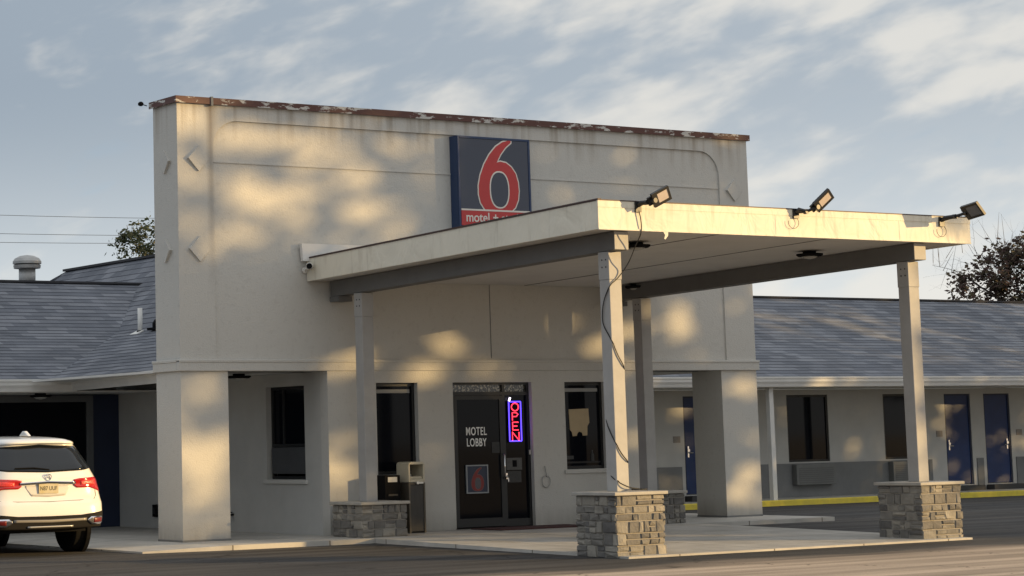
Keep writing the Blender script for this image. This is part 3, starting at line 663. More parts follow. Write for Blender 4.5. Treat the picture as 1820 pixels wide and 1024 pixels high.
q.build('soffit_seam', mat('dark_seam', (.10, .10, .095), .8), C)
q = MB(); slope_box(q, CX0 + .03, CX1 - .03, 0.02, CY + .03, zh(0) - .03, zh(0) - .01, zh(CY) - .03, zh(CY) - .01); q.build('roof_deck', WAINS, C)
q = MB()
slope_box(q, CX0 - .012, CX0 + .05, 0.0, CY - .012, zh(0) + .001, zh(0) + .026, zh(CY) + .005, zh(CY) + .03)
slope_box(q, CX1 - .05, CX1 + .012, 0.0, CY - .012, zh(0) + .001, zh(0) + .026, zh(CY) + .005, zh(CY) + .03)
q.box(CX0 + .051, CX1 - .051, CY - .012, CY + .05, zh(CY) + .005, zh(CY) + .018); q.build('drip_edge', BROWN, C)
q = MB(); q.prism([(2.23, 4.36), (9.6, 4.36), (9.6, 4.63), (2.21, 4.64)], -.075, -.004, 'y'); q.build('wall_flashing', WHITE, C)
q = MB(); q.add([(3.47, CY - .008, zl(CY)), (3.56, CY - .008, zl(CY)), (3.55, CY - .01, zl(CY) - .06), (3.50, CY - .012, zl(CY) - .11), (3.48, CY - .012, zl(CY) - .10), (3.50, CY - .01, zl(CY) - .05)], [(0, 1, 2, 5), (5, 2, 3, 4)])
o = q.build('torn_strip', FAS, C); md = o.modifiers.new('s', 'SOLIDIFY'); md.thickness = .004
# beams
for xc in (2.885, 8.60):
    b_ = MB(); slope_box(b_, xc - .12, xc + .12, -.03, -7.10, zl(0) - .245, zl(0) + .005, zl(-7.1) - .245, zl(-7.1) + .005); bo = b_.build('beam', BEAMP, C)
    bx('end_plate', POSTP, bo, xc - .118, xc + .118, -7.112, -7.101, zl(-7.1) - .24, zl(-7.1))
    bx('corbel', BEAMP, bo, xc - .13, xc + .13, -.28, -.02, zl(0) - .33, zl(0) - .246)
# posts and pedestals
def pedestal_stones(x0_, y0_, s, z0, z1, seed):
    rnd = random.Random(seed); q = MB()
    rows = []; z = z0
    while z < z1 - .03:
        h = rnd.choice((.075, .10, .13, .16)); h = min(h, z1 - z)
        if z1 - z - h < .06: h = z1 - z
        rows.append((z, z + h)); z += h
    for side in range(4):
        for (za, zb) in rows:
            u = 0
            while u < s - .01:
                w = rnd.uniform(.08, .27); w = min(w, s - u)
                if s - u - w < .07: w = s - u
                sub = [(za, zb)] if (zb - za < .12 or rnd.random() < .6) else [(za, (za + zb) / 2), ((za + zb) / 2, zb)]
                for (a, b) in sub:
                    d = rnd.uniform(.008, .026); g = .007
                    u0, u1 = u + (g if u > 0 else -d * .6), u + w - (g if u + w < s - .001 else -d * .6)
                    j = lambda: rnd.uniform(-.009, .009)
                    zz0, zz1 = a + g, b - g
                    base = [(u0, zz0, 0), (u1, zz0, 0), (u1, zz1, 0), (u0, zz1, 0)]
                    top = [(u0 + .008 + j(), zz0 + .008 + j(), d + j()), (u1 - .008 + j(), zz0 + .008 + j(), d + j()), (u1 - .008 + j(), zz1 - .008 + j(), d + j()), (u0 + .008 + j(), zz1 - .008 + j(), d + j())]
                    mid = tuple(sum(t[i] for t in top) / 4 + (rnd.uniform(-.004, .012) if i == 2 else 0) for i in range(3))
                    P_ = base + top + [mid]
                    def tr(p):
                        uu, zz, dd = p
                        if side == 0: return (x0_ + uu, y0_ - dd, zz)
                        if side == 1: return (x0_ + s + dd, y0_ + uu, zz)
                        if side == 2: return (x0_ + s - uu, y0_ + s + dd, zz)
                        return (x0_ - dd, y0_ + s - uu, zz)
                    q.add([tr(p) for p in P_], [(0, 1, 5, 4), (1, 2, 6, 5), (2, 3, 7, 6), (3, 0, 4, 7), (4, 5, 8), (5, 6, 8), (6, 7, 8), (7, 4, 8)])
                u += w
    return q
peds = [(2.50, -7.25, -.12, .70, 'front left', 'stone pedestal of the canopy nearest the camera, sunlit pale front face', 0),
        (8.20, -7.25, -.12, .68, 'front right', 'stone pedestal under the front right canopy post beside the driveway', 1),
        (2.50, -1.20, -.0, .50, 'back left', 'low stone pedestal under the canopy post in front of the lobby window', 2),
        (8.20, -1.20, -.0, .50, 'back right', 'stone pedestal at the wall side of the canopy, mostly hidden by the nearest pedestal', 3)]
post_labels = ['grey square canopy post nearest the camera with a cable wound round it', 'grey square canopy post at the front right corner of the canopy',
               'grey square canopy post in front of the left lobby window', 'dark grey canopy post by the wall, right of the lobby window']
for (px, py, z0, z1, w_, lab, sd) in peds:
    s = .81
    t = thing('stone_pedestal', (px + s / 2, py + s / 2, z0), lab, 'pedestal', 'stone pedestals under the canopy posts')
    bx('core', MORTAR, t, px + .002, px + s - .002, py + .002, py + s - .002, z0, z1 - .002)
    pedestal_stones(px, py, s, z0, z1, 11 + sd).build('stone_veneer', STONE, t)
    bx('cap_slab', CAP, t, px - .055, px + s + .055, py - .055, py + s + .055, z1, z1 + .045, bevel=.008)
    xc, yc = (2.885 if px < 5 else 8.60), py + .40
    p = thing('canopy_post', (xc, yc, z1 + .045), post_labels[sd], 'post', 'grey canopy posts')
    top = zl(yc) - .25
    bx('shaft', POSTP, p, xc - .105, xc + .105, yc - .105, yc + .105, z1 + .045, top - .38, bevel=.006)
    bx('sleeve', POSTP, p, xc - .111, xc + .111, yc - .111, yc + .111, top - .38, top - .002, bevel=.006)
    for i in (0, 1):
        for j in (0, 1): bx('bolt_head', BLACKM, p, xc - .115, xc - .1115, yc - .06 + .08 * i, yc - .04 + .08 * i, top - .12 - .1 * j, top - .10 - .1 * j)

# floodlights on the front fascia
def floodlight(root, tipdir, arm, facing, roll, lab, hs=(.36, .26), lens_m=None):
    """root on fascia; arm polyline; head plate centred at the arm's end, lens looking along facing"""
    t = thing('floodlight', root, lab, 'floodlight', 'LED floodlights on the canopy fascia')
    hs = (hs[0] * .78, hs[1] * .78); r0 = Vector(root)
    q = MB(); q.box(r0.x - .05, r0.x + .05, CY - .035, CY - .007, r0.z - .09, r0.z + .05); q.build('mount_plate', BLACKM, t)
    pts = [r0 + Vector((0, -.03, 0))] + [r0 + Vector(a) for a in arm]
    q = MB(); q.tube(pts, .022, 8); q.tube([pts[0], pts[0] + Vector((0, -.05, .03)), pts[1]], .032, 8)
    for p_ in pts[1:]: q.lathe([(.035, -.03), (.035, .03)], p_, 10, 'y')
    q.build('arm', BLACKM, t)
    f = Vector(facing).normalized(); up = Vector((0, 0, 1)); sxv = f.cross(up).normalized(); uv = sxv.cross(f)
    M3 = Matrix((sxv, uv, f)).transposed() @ Matrix.Rotation(R(roll), 3, 'Z')
    cen = pts[-1] + (M3 @ Vector((0, hs[0] / 2 - .02, 0)))
    M = Matrix.Translation(cen) @ M3.to_4x4()
    def tb(q, *b):
        n0 = len(q.v); q.box(*b)
        for i in range(n0, len(q.v)): q.v[i] = tuple(M @ Vector(q.v[i]))
    q = MB(); w, h = hs[1] / 2, hs[0] / 2
    tb(q, -w, w, -h, h, -.03, .0); tb(q, -w, -w + .035, -h, h, .0, .014); tb(q, w - .035, w, -h, h, .0, .014); tb(q, -w + .035, w - .035, h - .03, h, .0, .014); tb(q, -w + .035, w - .035, -h, -h + .08, .0, .014)
    for k in range(6): tb(q, -w + .02, w - .02, -h + .03 + k * .045, -h + .04 + k * .045, -.055, -.03)
    tb(q, -.06, .06, -h - .05, -h + .1, -.06, -.03)
    q.build('lamp_head', BLACKM, t)
    q = MB(); tb(q, -w + .036, w - .036, -h + .081, h - .031, .001, .009); q.build('lens', lens_m or LENSM, t)
    q = MB(); pts2 = [r0 + Vector((.02, -.04, -.06)), r0 + Vector((-.12, -.07, -.14)), r0 + Vector((-.10, -.06, -.28)), r0 + Vector((.03, -.03, -.30))]
    return t
floodlight((3.03, CY, 4.57), None, [(.04, -.14, .03), (.10, -.24, .05)], (-.10, -1, -.30), 62, 'black floodlight near the left end of the canopy fascia, lens turned right')
floodlight((5.93, CY, 4.58), None, [(.10, -.12, .0), (.22, -.22, .06)], (-.05, -1, -.45), 42, 'raised black floodlight at the middle of the canopy fascia with glowing orange lens', hs=(.40, .24))
floodlight((8.87, CY, 4.56), None, [(.06, -.22, .04), (.14, -.36, .08)], (-.80, -.05, -.60), 80, 'black floodlight at the right end of the canopy fascia with its lens turned away', hs=(.42, .30), lens_m=mat('led_lens_shaded', (.10, .11, .13), .3))  # darker lens copy, with the shade painted into its colour
# cable from the first floodlight down the nearest post
q = MB()
xc, yc = 2.885, -6.85
pts = [(3.03, CY - .03, 4.50), (3.06, CY - .035, 4.40), (3.08, CY - .02, 4.2), (3.06, -7.2, 4.05), (3.02, -7.12, 3.85), (3.01, -7.0, 3.72), (2.88, -6.977, 3.58), (2.77, -6.975, 3.52), (2.76, -6.83, 3.3), (2.762, -6.78, 3.0), (2.77, -6.965, 2.78), (2.87, -6.972, 2.55), (3.0, -6.97, 2.38), (3.005, -6.8, 2.2), (2.88, -6.735, 1.95), (2.77, -6.76, 1.7), (2.765, -6.965, 1.40), (2.88, -6.975, 1.22), (3.0, -6.97, 1.12), (3.01, -6.8, 1.05), (2.85, -6.73, 1.0), (2.765, -6.85, .95), (2.80, -6.98, .86), (2.95, -7.02, .79), (3.10, -7.02, .775)]
sm = []
for i in range(len(pts) - 1):
    for k in range(4): sm.append(tuple(Vector(pts[i]).lerp(Vector(pts[i + 1]), k / 4)))
sm.append(pts[-1])
for it in range(3): sm = [sm[0]] + [tuple((Vector(sm[i - 1]) + Vector(sm[i]) * 2 + Vector(sm[i + 1])) / 4) for i in range(1, len(sm) - 1)] + [sm[-1]]
sm = [(x, min(y, -6.968) if (abs(x - xc) < .1 and y < -6.85) else y, z) for x, y, z in sm]
q.tube(sm, .008, 6)
q.tube([(3.10 + .12 * math.cos(a), -7.03 + .07 * math.sin(a), .765 + .01 * (a % 1)) for a in [k * .5 for k in range(30)]], .008, 6)
tag(q.build('cable', CABLE), 'thin black cable winding down the nearest canopy post to a coil on its stone pedestal', 'cable')
for i, (x, z, dx) in enumerate(((5.93, 4.55, -.06), (8.87, 4.52, -.02))):
    q = MB(); q.tube([(x + dx + .10 * math.sin(a), CY - .03, z - .12 + .085 * math.cos(a)) for a in [.2 + k * .40 for k in range(13)]], .004, 6)
    tag(q.build('loop_cable', CABLE), ('thin loose cable loop under the middle floodlight on the fascia', 'thin loose cable loop under the right end floodlight on the fascia')[i], 'cable')

# ------------------------------------------------------------------ trash can, drop box
T = thing('trash_can', (4.03, -.30, 0), 'tall outdoor litter bin with dark panel and beige open hood beside the entrance', 'trash can')
tx0, tx1, ty0, ty1 = 3.91, 4.23, -.44, -.10
bx('body', CANB, T, tx0 + .012, tx1 - .012, ty0 + .012, ty1 - .012, .02, .77, bevel=.012)
boxes('corner_frame', mat('bin_frame_brown', (.10, .085, .065), .45, metal=.3), T, [(tx0, tx0 + .03, ty0, ty1, 0, .80), (tx1 - .03, tx1, ty0, ty1, 0, .80), (tx0 + .031, tx1 - .031, ty0 + .004, ty1 - .004, .772, .80)])
hood = []
for k in range(7):
    a = R(90 * k / 6); hood.append((tx1 - .08 + .08 * math.sin(a) * 1.0, 1.05 + .075 * math.cos(a)))
outer = [(tx0, .81), (tx0, 1.05)] + [(tx0 + (tx1 - p[0]), p[1]) for p in reversed(hood)][0:] + hood + [(tx1, .81)]
q = MB()
q.box(tx0, tx0 + .032, ty0, ty1, .81, 1.09); q.box(tx1 - .032, tx1, ty0, ty1, .81, 1.09)
q.box(tx0 + .033, tx1 - .033, ty0, ty1, .81, .86)
top = [(tx0, 1.0905), (tx0 + .01, 1.112), (tx0 + .03, 1.128), (tx0 + .07, 1.135), (tx1 - .07, 1.135), (tx1 - .03, 1.128), (tx1 - .01, 1.112), (tx1, 1.0905)]
q.prism(top, ty0, ty1, 'y'); q.build('hood', CREAM, T, bevel=.006)
bx('ash_tray', CREAM, T, tx0 + .035, tx1 - .035, ty0 + .03, ty1 - .03, .861, .90, bevel=.008)
bx('inner_liner', BLACK, T, tx0 + .05, tx0 + .14, ty1 - .12, ty1 - .03, .901, 1.07)
q = MB(); q.lathe([(.025, 0), (.025, .03)], (4.07, ty0 - .03, .80), 10, 'y'); q.box(4.10, 4.19, ty0 - .012, ty0, .785, .81); q.build('latch', STEEL, T)
T = thing('drop_box', (3.55, -.2, 0), 'black key drop box with a white label standing between canopy post and litter bin', 'drop box')
bx('body', BLACK, T, 3.50, 3.80, -.36, -.04, .0, .93, bevel=.01)
bx('white_label', PAPER, T, 3.56, 3.74, -.364, -.3605, .82, .90); bx('slot_plate', BLACKM, T, 3.56, 3.74, -.375, -.3605, .60, .63)

# ------------------------------------------------------------------ wings
def wing(name, xa, xb, lab, valley_left):
    t = thing(name, (xa, 5.5, 0), lab, 'building'); y0_, yk, yr_ = 5.5, 8.3, 10.8
    ze, zk, zr = 2.67, 3.67, 4.78
    q = MB()
    if valley_left:
        patch(q, (xa, y0_, ze), (.93, y0_, ze), (3.27, yk, zk), (xa, yk, zk)); patch(q, (xa, yk, zk), (3.27, yk, zk), (5.1, yr_, zr), (xa, yr_, zr), uoff=.13)
        patch(q, (xa, 16.1, ze), (.93, 16.1, ze), (5.1, yr_, zr), (xa, yr_, zr))
        bx('ridge_cap', mat('ridge_shingle', (.045, .045, .05), .9), t, xa, 5.1, yr_ - .1, yr_ + .1, zr - .01, zr + .03)
    else:
        patch(q, (xa, y0_, ze), (xb, y0_, ze), (xb, yk, zk), (xa, yk, zk)); patch(q, (xa, yk, zk), (xb, yk, zk), (xb, yr_, zr), (xa, yr_, zr), uoff=.13)
        patch(q, (xa, 16.1, ze), (xb, 16.1, ze), (xb, yr_, zr), (xa, yr_, zr))
        bx('ridge_cap', mat('ridge_shingle', (.045, .045, .05), .9), t, xa, xb, yr_ - .1, yr_ + .1, zr - .01, zr + .03)
    q.build('roof', SHING, t, fix=False)
    q = MB(); gutter(q, (xa, 5.5, 2.46), (xb if not valley_left else .93, 5.5, 2.46), .205); q.build('gutter', WHITE, t)
    bx('soffit', SOFF, t, xa, (xb if not valley_left else .9), 5.51, 7.2, 2.435, 2.455)
    return t
LW = wing('left_wing', -26, .93, 'low shingled motel wing with navy wall behind the white car', True)
RW = wing('right_wing', 11.0, 46, 'long low shingled motel wing with blue doors right of the lobby', False)
bx('wall', NAVY, LW, -26, 2.68, 7.2, 7.4, 0, 2.434)
bx('end_wall', WALLP, RW, 45.7, 45.9, 7.41, 15.8, -.12, 2.6)
# left wing window
w_ = boxes('window', TRIMG, LW, [(-2.3, 2.12, 7.14, 7.199, 2.30, 2.42), (1.98, 2.12, 7.14, 7.199, 1.08, 2.30), (-2.3, 2.12, 7.13, 7.199, .98, 1.08)])
bx('pane', GLASS, w_, -2.3, 1.98, 7.17, 7.198, 1.08, 2.30)
# right wing wall with openings
q = MB()
ops = [(16.51, 17.41, .17, 2.30), (19.57, 20.84, .81, 2.31), (22.60, 23.87, .81, 2.31), (24.62, 25.50, .17, 2.30), (25.96, 26.86, .17, 2.30), (28.3, 29.57, .81, 2.31), (31.2, 32.1, .17, 2.3)]
xs = 11.0
for a, b, z0, z1 in ops:
    q.box(xs, a, 7.2, 7.4, -.03, 2.434); q.box(a, b, 7.2, 7.4, z1, 2.434); q.box(a, b, 7.2, 7.4, -.03, z0); xs = b
q.box(xs, 46, 7.2, 7.4, -.03, 2.434); q.build('wall', WALLP, RW)
q = MB()
for a, b in ((11, 16.40), (17.5, 24.1), (25.62, 25.84), (26.98, 31.1), (32.2, 46)): q.box(a, b, 7.175, 7.1995, -.03, .78)
q.build('wainscot', WAINS, RW)
for i, (a, b, z0, z1) in enumerate(ops):
    if z0 < .5:
        d = bx('door', BLUE, RW, a + .05, b - .05, 7.24, 7.28, z0 + .02, z1 - .04)
        boxes('door_frame', NAVY, d, [(a, a + .05, 7.22, 7.3, z0, z1), (b - .05, b, 7.22, 7.3, z0, z1), (a + .05, b - .05, 7.22, 7.3, z1 - .04, z1)])
        hx = b - .13 if i == 4 else a + .12
        q = MB(); q.lathe([(.035, -.04), (.035, 0)], (hx, 7.239, 1.13), 12, 'y'); q.box(hx - .02, hx + .02, 7.215, 7.239, .98, 1.22); q.tube([(hx, 7.21, 1.08), (hx + (.12 if i != 4 else -.12), 7.20, 1.08)], .016, 8); q.build('handle', CHROME, d)
        bx('step', mat('dark_step', (.05, .05, .05), .8), RW, a - .08, b + .08, 6.93, 7.17, -.03, .15, bevel=.01)
        px = a - .32 if i != 4 else b + .18
        bx('room_plate', mat('room_plate', (.28, .25, .22), .6, var=.2, vscale=30), RW, px, px + .2, 7.188, 7.1995, 1.30, 1.44)
    else:
        f = boxes('window', BRONZE, RW, [(a, b, 7.22, 7.28, z0, z0 + .05), (a, b, 7.22, 7.28, z1 - .05, z1), (a, a + .05, 7.22, 7.28, z0 + .05, z1 - .05), (b - .05, b, 7.22, 7.28, z0 + .05, z1 - .05)])
        bx('pane', GLASS, f, a + .05, b - .05, 7.245, 7.255, z0 + .05, z1 - .05)
        u = bx('air_conditioner', mat('ac_unit_paint', (.17, .175, .17), .6, var=.15, vscale=4), RW, a + .05, b - .02, 7.02, 7.17, .30, .76, bevel=.012)
        boxes('grille', mat('ac_grille', (.12, .122, .12), .6), u, [(a + .12, b - .1, 7.012, 7.0195, .34 + .045 * k, .36 + .045 * k) for k in range(8)])
for i, (x, lab) in enumerate(((17.60, 'slim white eave post at the start of the right wing walkway beside the big pillar'), (23.95 - 2.15, 'slim white eave post on the walkway behind the front right canopy post'), (26.6 + 3.4, 'slim white eave post far along the right wing walkway'))):
    if i == 2: continue
    p = thing('eave_post', (x, 5.66, -.03), lab, 'post', 'white posts carrying the right wing eave')
    bx('shaft', WHITE, p, x - .06, x + .06, 5.60, 5.72, 0.0, 2.434, bevel=.008)
    bx('base_plate', WHITE, p, x - .085, x + .085, 5.575, 5.745, -.03, -.0005)
q = MB(); q.tube([(17.30, 5.58, 2.5), (17.30, 5.9, 2.36), (17.30, 5.95, 0.0)], .04, 10)
tag(q.build('downspout', WHITE), 'thin white downspout beside the first white eave post', 'downspout')

# roof vents
V = thing('roof_vent', (2.74, 11.2, 4.6), 'round galvanised mushroom vent standing on the left wing ridge', 'roof vent')
vz = 4.68
q = MB(); q.lathe([(.17, 0), (.17, .43)], (2.72, 11.2, vz), 24); q.build('pipe', GALV, V, smooth=True)
q = MB(); q.lathe([(.20, .40), (.27, .41), (.28, .47), (.25, .49)], (2.72, 11.2, vz), 28); q.build('collar', GALV, V)
q = MB(); q.lathe([(.29, .50), (.29, .55), (.25, .61), (.15, .66), (.03, .68)], (2.72, 11.2, vz), 28); q.build('cap', GALV, V)
V = thing('vent_pipe', (3.05, 7.0, 3.55), 'white plastic vent pipe standing up from the shingles left of the parapet', 'vent pipe')
q = MB(); q.tube([(3.05, 7.0, 3.50), (3.05, 7.0, 4.04)], .045, 14); q.build('pipe', WHITE, V, smooth=True)
q = MB(); q.tube([(3.05, 7.0, 3.56), (3.05, 7.0, 3.62)], [.09, .055], 14); q.build('rubber_boot', RUB, V)
q = MB(); q.hexa([(2.90, 6.86, 3.53), (3.05, 6.86, 3.60), (3.05, 7.14, 3.60), (2.90, 7.14, 3.53), (2.90, 6.86, 3.55), (3.05, 6.86, 3.62), (3.05, 7.14, 3.62), (2.90, 7.14, 3.55)]); q.build('flashing', WHITE, V)
V = thing('roof_jack', (3.2, 6.6, 3.6), 'dark hooded roof vent on the shingles between white vent pipe and parapet', 'roof vent')
q = MB(); q.lathe([(.17, 0), (.17, .10), (.13, .17), (.04, .20)], (3.15, 6.35, 3.62), 16); q.build('hood', BLACK, V)
bx('flange', BLACK, V, 2.95, 3.35, 6.15, 6.55, 3.60, 3.64)
q = MB(); q.tube([(3.15, 6.2, 3.75), (3.0, 5.6, 3.95)], .04, 8); q.build('arm', BLACK, V)

# power lines on poles behind the motel
for i, (za, zb, lab) in enumerate(((9.55, 9.7, 'highest thin power line in the sky left of the parapet'), (8.90, 9.15, 'middle thin power line in the sky left of the parapet'), (8.55, 8.95, 'lowest thin power line in the sky left of the parapet'))):
    q = MB(); q.tube([(-8 + (34 + 8) * k / 24, 40 + .35 * (i - 1), za - .35 + (zb - za) * k / 24 + .5 * ((k - 12) / 12) ** 2) for k in range(25)], .008, 5)
    tag(q.build('power_line', CABLE), lab, 'power line')
for x, lab in ((-8, 'wooden utility pole outside the view on the left'), (34, 'wooden utility pole hidden behind the parapet')):
    p = thing('utility_pole', (x, 40, GZ), lab, 'utility pole')
    q = MB(); q.tube([(x, 40, GZ), (x, 40, 10.6)], [.17, .11], 12); q.build('pole', mat('pole_wood', (.13, .10, .075), .9, var=.3, stretch=(6, 6, .6)), p)
    bx('crossarm', mat('pole_wood', (.13, .10, .075)), p, x - .06, x + .06, 39.3, 40.7, 9.3, 9.42)

# ------------------------------------------------------------------ white SUV, rear towards the camera
CAR = thing('parked_suv', (-2.60, -.75, GZ), 'white SUV parked tail towards the camera at the left edge', 'car')
PAINT = mat('white_car_paint', (.74, .74, .72), .28, spec=.5, coat=1.0)
ox, oy, oz = -2.60, -.75, GZ
def lerp_tab(tab, z):
    if z <= tab[0][0]: return tab[0][1]
    for (a, va), (b, vb) in zip(tab, tab[1:]):
        if z <= b:
            k = (z - a) / (b - a); k = k * k * (3 - 2 * k) if False else k
            return va + (vb - va) * k
    return tab[-1][1]
RT = [(.28, .10), (.38, .03), (.48, .005), (.60, .0), (.74, .015), (.80, .055), (.88, .075), (1.02, .085), (1.10, .075), (1.16, .10), (1.28, .155), (1.40, .24), (1.50, .31), (1.585, .385), (1.63, .36), (1.67, .42), (1.70, .62), (1.725, 1.0), (1.735, 1.5)]
FT = [(.28, 4.62), (.40, 4.85), (.55, 4.92), (.75, 4.91), (.90, 4.80), (.98, 4.55), (1.05, 4.1), (1.10, 3.75), (1.18, 3.62), (1.30, 3.42), (1.45, 3.15), (1.58, 2.88), (1.66, 2.68), (1.70, 2.45), (1.725, 2.1), (1.735, 1.8)]
WT = [(.28, .86), (.36, .92), (.50, .955), (.65, .965), (.80, .97), (.95, .955), (1.05, .925), (1.12, .89), (1.22, .845), (1.35, .79), (1.48, .735), (1.58, .69), (1.64, .64), (1.68, .56), (1.705, .46), (1.725, .30), (1.735, .10)]
CR = [(.28, .26), (.6, .30), (1.0, .36), (1.2, .34), (1.5, .30), (1.64, .30), (1.70, .25), (1.735, .08)]
def rear_y(x, z):
    w = lerp_tab(WT, z); r = min(lerp_tab(CR, z), w * .9); ax = min(abs(x), w)
    y = lerp_tab(RT, z) + .05 * (ax / w) ** 2
    if ax > w - r: u = (ax - (w - r)) / r; y += r * .85 * (1 - math.sqrt(max(0, 1 - u * u)))
    return y
def outline(z, n=22, m=14):
    w = lerp_tab(WT, z); yr = rear_y(w, z); f = lerp_tab(FT, z); r = min(.45, w * .8); P = []
    for k in range(-n, n + 1):
        x = w * math.sin(math.pi / 2 * k / n); P.append((x, rear_y(x, z)))
    yf = f - r * .9
    for k in range(1, m): P.append((w * (1 - .03 * (k / m) ** 3), yr + (yf - yr) * k / m))
    for k in range(0, 17):
        a = math.pi * k / 16; x = (w * .97 - r) * (1 if k < 8 else (-1 if k > 8 else 0)); 
        P.append((x + r * math.cos(a), yf + r * .9 * math.sin(a)))
    for k in range(m - 1, 0, -1): P.append((-w * (1 - .03 * (k / m) ** 3), yr + (yf - yr) * k / m))
    return P
zs = [.40, .43, .48, .54, .60, .67, .735, .75, .79, .81, .84, .88, .93, .98, 1.02, 1.06, 1.10, 1.13, 1.16, 1.20, 1.24, 1.28, 1.34, 1.40, 1.45, 1.50, 1.54, 1.585, 1.60, 1.63, 1.65, 1.67, 1.685, 1.70, 1.712, 1.725, 1.731, 1.735]
q = MB(); rings = [outline(z) for z in zs]; n = len(rings[0])
vs = [(ox + x, oy + y, oz + z) for z, rg in zip(zs, rings) for x, y in rg]; fs = []
for i in range(len(zs) - 1):
    for k in range(n): fs.append((i * n + k, i * n + (k + 1) % n, (i + 1) * n + (k + 1) % n, (i + 1) * n + k))
fs += [tuple(range(n - 1, -1, -1)), tuple((len(zs) - 1) * n + k for k in range(n))]
q.add(vs, fs); body = q.build('body', PAINT, CAR, smooth=True)
def rear_patch(name, poly_top, poly_bot, m, off=.006, parent=None, nx=28, nz=8, th=.012, smooth=True):
    """surface-hugging patch between two curves z_bot(x), z_top(x)"""
    q = MB(); xs_ = [poly_top[0][0] + (poly_top[-1][0] - poly_top[0][0]) * k / nx for k in range(nx + 1)]
    V = []
    for k in range(nx + 1):
        x = xs_[k]; zt_ = lerp_tab(poly_top, x); zb_ = lerp_tab(poly_bot, x)
        for j in range(nz + 1):
            z = zb_ + (zt_ - zb_) * j / nz; V.append((x, rear_y(x, z) - off, z))
    V2 = [(x, y + th + off, z) for x, y, z in V]; N = len(V); c = nz + 1
    F = []
    for k in range(nx):
        for j in range(nz):
            a = k * c + j; F.append((a, a + c, a + c + 1, a + 1)); F.append((N + a, N + a + 1, N + a + c + 1, N + a + c))
    for k in range(nx):
        a = k * c; F.append((a, N + a, N + a + c, a + c)); a = k * c + nz; F.append((a, a + c, N + a + c, N + a))
    for j in range(nz):
        a = j; F.append((a, a + 1, N + a + 1, N + a)); a = nx * c + j; F.append((a, N + a, N + a + 1, a + 1))
    q.add([(ox + x, oy + y, oz + z) for x, y, z in V + V2], F)
    return q.build(name, m, parent or CAR, smooth=smooth)
# rear window, black surround, lights, trim
rear_patch('rear_window', [(-.80, 1.30), (-.72, 1.46), (-.62, 1.57), (0, 1.60), (.62, 1.57), (.72, 1.46), (.80, 1.30)], [(-.80, 1.245), (-.6, 1.215), (0, 1.195), (.6, 1.215), (.80, 1.245)], TAR, off=.006, nx=44, nz=10)
q = MB(); q.tube([(ox + .04, oy + rear_y(.04, 1.24) - .02, oz + 1.235), (ox - .2, oy + rear_y(.2, 1.27) - .028, oz + 1.265), (ox - .5, oy + rear_y(.5, 1.26) - .03, oz + 1.262)], .009, 6); q.build('rear_wiper', BLACK, CAR)
rear_patch('spoiler', [(-.60, 1.655), (0, 1.665), (.60, 1.655)], [(-.64, 1.60), (0, 1.615), (.64, 1.60)], PAINT, off=.05, nx=24, nz=4, th=.05)
def tail(s):
    top = [(.42, 1.085), (.50, 1.10), (.80, 1.115), (.885, 1.10), (.925, 1.07)] ; bot = [(.42, 1.0), (.47, .965), (.70, .965), (.82, .93), (.925, .90)]
    if s < 0: top = [(-x, z) for x, z in reversed(top)]; bot = [(-x, z) for x, z in reversed(bot)]
    t = rear_patch('tail_light', top, bot, mat('tail_light_red', (.42, .012, .012), .12, spec=.7, coat=.6), off=.014, nx=26, nz=6, th=.03)
    t2 = [(.53, 1.06), (.80, 1.08)]; b2 = [(.53, 1.005), (.80, 1.0)]
    if s < 0: t2 = [(-x, z) for x, z in reversed(t2)]; b2 = [(-x, z) for x, z in reversed(b2)]
    rear_patch('reflector', t2, b2, mat('reflector_red', (.75, .05, .035), .25, bump=.8, bscale=60, coat=.5), off=.020, parent=t, nx=10, nz=3, th=.004)
tail(1); tail(-1)
rear_patch('chrome_bar', [(-.44, 1.055), (0, 1.075), (.44, 1.055)], [(-.44, 1.02), (0, 1.035), (.44, 1.02)], CHROME, off=.032, nx=20, nz=3, th=.03)
rear_patch('plate_recess', [(-.36, 1.01), (.36, 1.01)], [(-.36, .99), (-.27, .86), (0, .845), (.27, .86), (.36, .99)], mat('recess_paint', (.60, .585, .55), .4), off=.004, nx=24, nz=4, th=.004)
pl = bx('number_plate', mat('plate_cream', (.46, .38, .19), .5, var=.3, vscale=9, col2=(.52, .47, .34)), CAR, ox - .155, ox + .155, oy + .055, oy + .064, oz + .895, oz + 1.035 - .0)
text_mesh('plate_lettering', 'N87 UUF', .082, mat('plate_ink', (.04, .04, .03), .6), pl, front(ox, oy + .0545, oz + .965), .001, bold=.001, font_scale=.85)
q = MB()
q.tube([(ox + .055 * math.sin(a), oy + rear_y(0, 1.12) - .012, oz + 1.125 + .045 * math.cos(a)) for a in [2 * math.pi * k / 20 for k in range(21)]], .006, 6)
for sgn in (1, -1): q.tube([(ox + sgn * .012, oy + rear_y(0, 1.12) - .012, oz + 1.165), (ox + sgn * .032, oy + rear_y(0, 1.12) - .012, oz + 1.09)], .005, 6)
q.tube([(ox - .018, oy + rear_y(0, 1.12) - .012, oz + 1.122), (ox + .018, oy + rear_y(0, 1.12) - .012, oz + 1.122)], .004, 6)
q.build('emblem', CHROME, CAR)
SEAM = mat('panel_gap', (.10, .095, .085), .7)
q = MB(); q.tube([(ox + x, oy + rear_y(x, z) - .0005, oz + z) for x, z in [(-.80, .93), (-.80, .85), (-.76, .80), (-.5, .785), (0, .775), (.5, .785), (.76, .80), (.80, .85), (.80, .93)]], .005, 6); q.build('tailgate_gap', SEAM, CAR)
